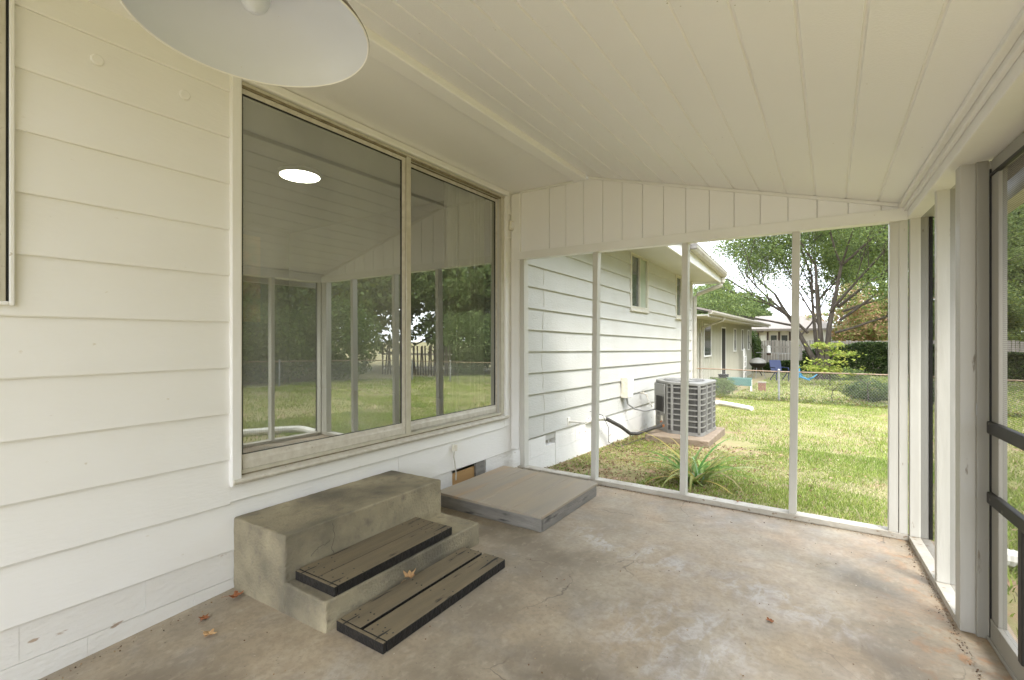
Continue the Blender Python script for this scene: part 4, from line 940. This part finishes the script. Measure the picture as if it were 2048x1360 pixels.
shrub(4.55, 16.6, .45, .75, 3000, .03, G2, 302, 'second dark shrub at the right edge behind the chain-link fence')
shrub(-1.75, 33.2, .75, 2.6, 5500, .075, G2, 303, 'tall dark bush between the neighbouring house and the wooden fence')
shrub(-2.4, 32.5, 1.1, 1.5, 5000, .07, G2, 304, 'low bush at the end of the neighbouring house')
shrub(-.3, 15.8, .55, .55, 2600, .03, G1, 305, 'low bushy weeds behind the fence by the neighbouring house wall')
shrub(2.9, 28.2, 1.3, .55, 3200, .05, G1, 308, 'pale low ground plant beside the multi-stemmed tree trunk')
for k, (x, y, rx, h) in enumerate(((14.9, 12.5, 1.9, 3.4), (15.0, 9.6, 1.9, 3.0), (15.1, 6.5, 1.9, 3.3), (15.2, 3.6, 1.9, 2.9), (15.2, .4, 2.1, 3.3), (9.6, 20.4, 1.6, 2.4), (13.6, 20.2, 2.2, 3.4))):
    shrub(x, y, rx, h, 11000, .075, G1, 320+k, ['bush behind the right fence nearest its far corner', 'second bush from the far corner behind the right fence', 'bush midway along the right fence', 'wide bush before the middle of the right fence', 'bush behind the near part of the right fence', 'bush behind the left part of the picket fence', 'bush behind the right part of the picket fence'][k]+', seen in reflection')
# ivy hedge on the wooden fence
def ivy(x0, x1, y, h, n, lab, seed):
    r = np.random.default_rng(seed); x = r.uniform(x0, x1, n); top = h*(.62+.6*vnoise(x, x*0, .55, seed)); z = top*r.random(n)**.8; yy = y-.55*r.random(n)*(1-.4*z/h)-.3*vnoise(x, z, 1.6, seed+1)
    P = np.stack([x-x0, yy-y, z], -1); t = empty('ivy_hedge', lab, 'hedge', (x0, y, -.85)); V, F, c = leaf_cloud(P, .075, GD+G2, seed); npmesh('foliage', V, F, c, 'leaf', t); return t
ivy(1.2, 13, 33.2, 1.85, 46000, 'long dark ivy hedge covering the wooden fence behind the big tree', 401)
ivy(-1.6, 1.5, 33.4, .85, 9000, 'short ivy hedge in front of the wooden fence left of the third post', 402)
# weeds and leaf litter along the fence foot
r = np.random.default_rng(77); n = 9000; x = r.uniform(-.6, 8, n); y = 15+r.normal(0, .22, n); z = gz(x, y)+np.abs(r.normal(0, .10, n))*vnoise(x, y, 1.5, 3)*2
V, F, c = leaf_cloud(np.stack([x, y, z], -1), .022, GY+G1+[(.2, .13, .08), (.25, .17, .1)], 78); tag(npmesh('fence_weeds', V, F, c, 'leaf'), 'strip of weeds and leaf litter along the foot of the chain-link fence', 'weeds', kind='stuff')
# leaf litter and low weeds along the house wall
n = 11000; x = r.uniform(.02, 2.6, n)**1.0; y = r.uniform(3.95, 7.2, n); k_ = (r.random(n) < np.clip(1.1-x/2.2, .08, 1)); x = x[k_]; y = y[k_]; z = gz(x, y)+r.uniform(.004, .03, len(x))
V, F, c = leaf_cloud(np.stack([x, y, z], -1), .016, [(.25, .14, .09), (.33, .22, .14), (.2, .13, .07), (.14, .2, .05), (.4, .3, .2)], 79, flat=.7); tag(npmesh('leaf_litter', V, F, c, 'leaf'), 'brown leaf litter on the thin grass between the house wall and the daylily', 'leaf litter', kind='stuff')
# saplings
def sapling(x, y, h, seed, n, size, cols, lab, cr=.16, layered=False):
    r = random.Random(seed); t = empty('sapling', lab, 'sapling', (x, y, float(gz(x, y)))); mb = MB(); ends = []
    main = [Vector((r.gauss(0, .03)*k, r.gauss(0, .03)*k, h*k/5)) for k in range(6)]; mb.tube(main, [.018*h, .016*h, .013*h, .01*h, .007*h, .004*h], 6)
    for k in range(14):
        p = main[r.randint(2, 5)]; a = r.uniform(0, 6.283); L0 = r.uniform(.3, .55)*h*(.6 if not layered else .95); q = p+Vector((math.cos(a)*L0, math.sin(a)*L0, L0*(.35 if not layered else .12)))
        mb.tube([p, (p+q)/2+Vector((0, 0, .04)), q], [.008*h, .005*h, .002*h], 4)
        ends += [p.lerp(q, s) for s in (.4, .6, .8, 1., 1.)]
    obj('stem', mb, 'bark', t); E = np.array([tuple(e) for e in ends]); g_ = np.random.default_rng(seed); P = E[g_.integers(0, len(E), n)]+g_.normal(0, cr*h*.5, (n, 3))*np.array([1, 1, .35])
    V, F, c = leaf_cloud(P, size, cols, seed, flat=.6); npmesh('foliage', V, F, c, 'leaf', t)
sapling(2.55, 22.8, 1.55, 501, 1500, .065, [(.31, .37, .07), (.25, .33, .065), (.36, .37, .09)], 'bright yellow-green young tree in front of the big trunk', .22, True)
sapling(2.62, 15.45, .85, 502, 500, .028, GY, 'thin sapling growing at the chain-link fence between the third post and the shrub')
sapling(1.75, 15.3, .45, 503, 160, .025, GY, 'tiny sapling at the fence just right of the third post', .12)
sapling(3.35, 15.3, .95, 504, 90, .03, GY, 'bare thin stem rising through the fence by the round shrub', .12)

# ------------------------------------------------------------------ neighbouring buildings
nh = empty('neighbor_house', 'cream board and batten neighbouring house with gutter beyond the chain-link fence', 'house', (-1.25, 15.6, -.5))
NL = 15.2
def nz(y): return 0
wl = MB().box(-7, 0, 0, NL, -.5, 2.62); obj('wall', wl, 'nwall', nh)
bt = MB(); y = .1
while y < NL: bt.box(.0, .022, y, y+.035, -.3, 2.5); y += .30
obj('batten', bt, 'nwall', nh, kind='stuff')
def nwin(y0, y1, z0, z1, m='winglass', nm='window'):
    f = obj(nm, MB().box(0, .035, y0-.06, y0, z0-.06, z1+.06).box(0, .035, y1, y1+.06, z0-.06, z1+.06).box(0, .035, y0, y1, z1, z1+.06).box(0, .05, y0, y1, z0-.06, z0), 'trim', nh)
    obj('pane', MB().box(0, .024, y0, y1, z0, z1), m, f)
nwin(2.6, 3.75, 1.15, 2.25); nwin(5.9, 6.8, .0, 2.2, 'dark', 'door'); nwin(9.0, 9.6, 1.2, 2.2); nwin(11.4, 11.9, 1.2, 2.2); nwin(13.6, 14.1, 1.2, 2.2)
obj('soffit', MB().box(0, .75, -.4, NL+1.2, 2.45, 2.50), 'nwall', nh)
obj('fascia', MB().box(.75, .78, -.4, NL+1.2, 2.42, 2.60), 'gutter', nh)
obj('gutter', MB().prism([(.78, 2.50), (.86, 2.50), (.89, 2.56), (.89, 2.61), (.78, 2.61)], 'y', -.4, NL+1.2), 'gutter', nh)
obj('downspout', MB().tube([(.80, 2.0, 2.5), (.75, 2.0, 2.38), (.1, 1.9, 2.15), (.06, 1.9, 1.9), (.06, 1.9, -.2)], .04, 8), 'gutter', nh)
rr_ = obj('roof', MB().poly([(.86, -.5, 2.62), (.86, NL+1.3, 2.62), (-4, NL+1.3, 3.85), (-4, -.5, 3.85)], [(0, 1, 2, 3)]), 'shingle', nh); s_ = rr_.modifiers.new('s', 'SOLIDIFY'); s_.thickness = .06
obj('chimney', MB().box(-2.6, -2.0, 3, 3.8, 3.0, 4.1), 'platside', nh)
fh = empty('far_house', 'white lap sided house with brown trimmed windows behind the wooden fence', 'house', (-5.5, 38, -1.0))
for k in range(14):
    z = .2+.19*k; obj('siding_board', MB().prism([(-.02, z), (-.045, z), (-.02, z+.19)], 'x', 0, 3.7), 'nwall2', fh)
b_ = MB().box(0, 7.6, 0, 5, -.3, 2.85); obj('wall', b_, 'nwall2', fh)
for x in (3.75, 4.35, 5.05, 5.7): obj('window_trim', MB().box(x, x+.10, -.08, 0, .8, 2.75), 'brown', fh)
for x in (3.95, 4.6, 5.25): obj('window_pane', MB().box(x, x+.35, -.03, 0, 1.3, 2.5), 'winglass' if x > 4 else 'curtain', fh)
rr_ = obj('roof', MB().poly([(-.6, -.8, 2.85), (4.2, -.8, 2.85), (4.2, 3, 3.7), (-.6, 3, 3.7)], [(0, 1, 2, 3)]).poly([(3.3, -1.2, 2.95), (8.2, -1.2, 2.95), (7.4, 3, 4.0), (3.3, 3, 4.0)], [(0, 1, 2, 3)]), 'shingle', fh); s_ = rr_.modifiers.new('s', 'SOLIDIFY'); s_.thickness = .15
sh = empty('distant_house', 'long pale building with white flat roof behind the ivy hedge', 'building', (1.5, 50, -1.0))
obj('wall', MB().box(0, 11, 0, 5, 0, 3.1), 'nwall', sh); obj('roof', MB().box(-.4, 11.4, -.5, 5.4, 3.1, 3.45), 'nwall2', sh)
for x in (1.5, 4.5, 8): obj('window', MB().box(x, x+1.1, -.04, 0, 1.0, 2.0), 'winglass', sh)
rhh = empty('reflected_house', 'low house with pinkish roof beyond the right fence, seen in the window reflection', 'house', (29, 13, -1.0))
obj('wall', MB().box(0, 6, 0, 10, 0, 2.6), 'nwall2', rhh); obj('roof', MB().prism([(-.6, 2.6), (6.6, 2.6), (3, 4.2)], 'y', -.6, 10.6), mat('pinkish shingle', (.42, .33, .29), .9, (.5, .4, .36), 6, .8), rhh)
for y in (1.5, 5): obj('window', MB().box(-.04, 0, y, y+1.2, 1.0, 2.1), 'winglass', rhh)
# wooden fence
def woodfence(name, lab, p0, p1, h, z, pw=.14, lean=0.):
    a = Vector(p0); b = Vector(p1); L0 = (b-a).length; d = (b-a)/L0; f = empty(name, lab, 'fence', (*p0, z), math.atan2(d.y, d.x)); mb = MB(); r = random.Random(8); x = 0
    while x < L0:
        o = r.uniform(-.012, .012); hh = h+r.uniform(-.03, .03); l_ = r.gauss(0, lean)
        mb.poly([(x, o, 0), (x+pw, o, 0), (x+pw, o+.02, 0), (x, o+.02, 0), (x+l_, o, hh), (x+pw*.9+l_, o, hh), (x+pw*.9+l_, o+.02, hh), (x+l_, o+.02, hh)], [(0, 3, 2, 1), (4, 5, 6, 7), (0, 1, 5, 4), (1, 2, 6, 5), (2, 3, 7, 6), (3, 0, 4, 7)]); x += pw+.012 if not lean else pw+.07
    obj('fence_planks', mb, 'fwood' if not lean else 'bark', f, kind='stuff'); obj('fence_rail', MB().box(0, L0, .03, .07, .35, .44), 'fwood', f); obj('fence_rail', MB().box(0, L0, .03, .07, h-.45, h-.36), 'fwood', f); return f
woodfence('wooden_fence', 'weathered grey wooden fence along the back of the neighbouring yard', (-1.4, 33.9), (17, 33.9), 2.0, -.85)
woodfence('picket_fence', 'dark leaning picket fence behind the far right yard, seen in reflection', (12.6, 17.6), (16.5, 16.6), 1.45, -.55, .08, .06)

# ------------------------------------------------------------------ things in the neighbouring yard
def pz(x, y): return float(gz(x, y))
bn = empty('garden_bench', 'teal painted bench with white legs behind the chain-link fence', 'bench', (-.42, 17.9, pz(0, 18)), R_(8))
obj('seat', MB().box(0, .78, 0, .34, .40, .44), 'teal', bn, .004); obj('front_panel', MB().box(.02, .76, -.02, 0, .18, .44), 'teal', bn, .003)
for x in (.0, .72): obj('leg', MB().box(x, x+.06, .0, .06, 0, .40), 'trim', bn); obj('leg', MB().box(x, x+.06, .28, .34, 0, .40), 'trim', bn)
bk = empty('plastic_bin', 'dark blue bin standing left of the teal bench', 'bin', (-.72, 17.7, pz(0, 17.7)))
obj('bin_body', MB().lathe([(0, 0), (.12, 0), (.17, .36), (.18, .38), (.15, .38), (.0, .36)], n=16), 'blue', bk); obj('bin_lid', MB().lathe([(.185, .38), (.17, .43), (0, .46)], n=16), 'brown', bk)
pt = empty('plant_pot', 'black pot standing behind the dark blue bin', 'plant pot', (-.60, 18.3, pz(0, 18)))
obj('pot', MB().lathe([(0, 0), (.12, 0), (.17, .50), (.19, .52), (.16, .53), (0, .5)], n=16), 'dark', pt); obj('soil', MB().lathe([(0, .515), (.15, .515)], n=16), 'bark', pt)
tb = empty('wooden_crate', 'weathered reddish box standing right of the teal bench', 'crate', (.52, 18.1, pz(.5, 18)))
obj('crate_side', MB().box(0, .22, 0, .2, 0, .30), mat('reddish wood', (.28, .14, .09), .8, (.2, .1, .07), 9, .9), tb, .01); obj('crate_rim', MB().box(-.01, .23, -.01, .21, .30, .33), 'fwood', tb)
gl = empty('kettle_grill', 'black kettle barbecue grill beyond the teal bench', 'grill', (-.45, 26.6, pz(-.4, 26.6)))
obj('bowl', MB().lathe([(.02, .48), (.22, .54), (.34, .66), (.38, .76)], n=20), 'black', gl, smooth=True); obj('lid', MB().lathe([(.39, .77), (.37, .86), (.26, .96), (.08, 1.02), (0, 1.03)], n=20), 'acgrey', gl, smooth=True)
for k in range(3):
    a = k*2.094+.4; obj('leg', MB().tube([(.2*math.cos(a), .2*math.sin(a), .56), (.36*math.cos(a), .36*math.sin(a), 0)], .014, 6), 'galv', gl)
def chair(name, lab, loc, rz, m):
    c = empty(name, lab, 'chair', loc, rz)
    obj('seat', MB().prism([(-.25, .38), (.25, .42), (.25, .44), (-.25, .40)], 'y', -.25, .25), m, c); obj('backrest', MB().prism([(-.25, .38), (-.22, .38), (-.42, .95), (-.45, .95)], 'y', -.25, .25), m, c)
    for s in (-1, 1):
        obj('armrest', MB().tube([(-.33, s*.27, .62), (.25, s*.27, .62), (.30, s*.27, .55), (.32, s*.27, 0)], .022, 6), m, c); obj('leg', MB().tube([(.2, s*.27, .42), (-.34, s*.27, 0)], .022, 6), m, c)
    return c
chair('lawn_chair', 'dark blue lawn chair standing just left of the third post', (.62, 24.9, pz(.6, 25)), R_(-60), 'blue')
ty = empty('toy_slide', 'light blue plastic garden toy just right of the third post', 'toy', (1.42, 25.4, pz(1.4, 25.4)))
obj('seat', MB().prism([(-.35, .12), (.0, .28), (.38, .10), (.38, .05), (0, .18), (-.35, .06)], 'y', -.18, .18), 'lblue', ty, .02)
obj('neck', MB().tube([(0, 0, .2), (-.06, 0, .45), (-.04, 0, .72)], [.13, .06, .03], 8), 'lblue', ty, smooth=True); obj('tail', MB().tube([(.3, 0, .1), (.5, 0, .2), (.66, 0, .36)], [.06, .035, .02], 8), 'lblue', ty, smooth=True)
bf = empty('bird_feeder', 'white bird feeder hanging on a thin pole before the wooden fence', 'bird feeder', (.42, 27.0, pz(.4, 27)))
obj('pole', MB().tube([(.0, 0, 0), (0, 0, 1.28)], .022, 6).tube([(-1.0, 0, 1.28), (1.0, 0, 1.25)], .016, 6), 'galv', bf); obj('feeder', MB().lathe([(0, 0), (.085, 0), (.085, .30), (.10, .32), (0, .38)], (-.42, 0, 1.28), 12), 'trim', bf)
obj('seed_tray', MB().lathe([(0, -.12), (.09, -.12), (.10, -.02), (0, -.02)], (-.42, 0, 1.28), 12), 'brown', bf)
tr = empty('metal_trellis', 'white metal arch trellis leaning against the neighbouring house wall', 'trellis', (-1.0, 26.4, pz(-1, 26)))
mb = MB(); arch = [(0, -.35, 0), (0, -.35, 1.1), (-.02, -.25, 1.35), (-.03, 0, 1.45), (-.02, .25, 1.35), (0, .35, 1.1), (0, .35, 0)]; mb.tube(arch, .035, 6); obj('frame', mb, 'trim', tr)
mb = MB()
for k in range(4): mb.tube([(0, -.35, .3+.25*k), (0, .35, .3+.25*k)], .02, 4)
obj('crossbar', mb, 'trim', tr)
tag(obj('dead_branch', MB().tube([(-.55, 29.3, -.75), (-.8, 29.1, .0), (-1.0, 28.9, .8), (-1.1, 28.5, 1.15)], [.03, .025, .02, .01], 6), 'bark'), 'bare dead branch leaning on the corner of the neighbouring house', 'branch')

# grit and leaf crumbs gathered along the edges of the slab
r = np.random.default_rng(91); seg = [((.2, 3.80), (2.9, 3.80), 500, .018), ((2.955, 3.75), (3.03, 2.4), 700, .022), ((.03, .3), (.03, 1.22), 160, .03), ((.80, 2.32), (1.1, 2.3), 30, .03), ((1.08, 1.3), (1.08, 2.2), 60, .015)]
P = []
for a, b, n, w_ in seg:
    t = r.random(n)[:, None]; q = np.array(a)*(1-t)+np.array(b)*t+r.normal(0, w_, (n, 2)); P.append(q)
P.append(np.stack([r.uniform(.3, 2.9, 420), r.uniform(.6, 3.7, 420)], -1)); P = np.concatenate(P)
keep = (P[:, 0] > .03) & (P[:, 1] < 3.813) & ~((P[:, 0] < 1.1) & (P[:, 1] > 1.2) & (P[:, 1] < 3.55)) & (P[:, 0] < 2.95+.054*(3.9-P[:, 1])-.004); P = P[keep]
z = .002-.075*np.clip((1.75-P[:, 1])/1.3, 0, 1)*np.clip(1-P[:, 0]/.9, 0, 1)
V, F, c = leaf_cloud(np.c_[P, z], .0042, [(.16, .09, .05), (.24, .14, .07), (.10, .07, .05), (.34, .24, .14), (.5, .45, .36)], 92, flat=.75, asp=1.3)
tag(npmesh('floor_debris', V, F, c, 'leaf'), 'tiny leaf crumbs and grit scattered along the edges of the porch floor', 'debris', kind='stuff')
# fallen leaves on the lawn
n = 900; x = r.uniform(.4, 7, n); y = r.uniform(4.1, 14.5, n); z = gz(x, y)+r.uniform(.012, .035, n)
V, F, c = leaf_cloud(np.stack([x, y, z], -1), .018, [(.42, .28, .18), (.5, .38, .24), (.3, .18, .1), (.55, .5, .3)], 93, flat=.6)
tag(npmesh('fallen_leaves', V, F, c, 'leaf'), 'small pale fallen leaves scattered over the lawn', 'leaves', kind='stuff')

mb = MB(); rq = random.Random(44)
for k in range(70):
    x = rq.uniform(.85, 2.9); y = rq.choice((.35, .95, 1.55, 2.15, 2.75, 3.35))+rq.uniform(-.03, .03); z = cz(x)-.0006; q = rq.uniform(.0016, .003)
    mb.poly([(x-q, y-q, z-sl_*-q), (x+q, y-q, z+sl_*q), (x+q, y+q, z+sl_*q), (x-q, y+q, z-sl_*q)], [(0, 3, 2, 1)])
obj('nail_dimple', mb, 'wire', porch_ceiling, kind='stuff')

ck = random.Random(6)
def crack(pts, parent):
    mb = MB(); P = [Vector(p) for p in pts]; out = []
    for a, b in zip(P[:-1], P[1:]):
        for j in range(6): out.append(a.lerp(b, j/6)+Vector((0, ck.gauss(0, .003), ck.gauss(0, .003))))
    mb.tube(out+[P[-1]], .0011, 4); return obj('crack', mb, 'dwire', parent)
crack([(.4655, 1.50, .33), (.4655, 1.515, .25), (.4655, 1.49, .2), (.4655, 1.53, .14)], st)
crack([(.4655, 1.49, .24), (.4655, 1.42, .23), (.4655, 1.38, .2)], st)
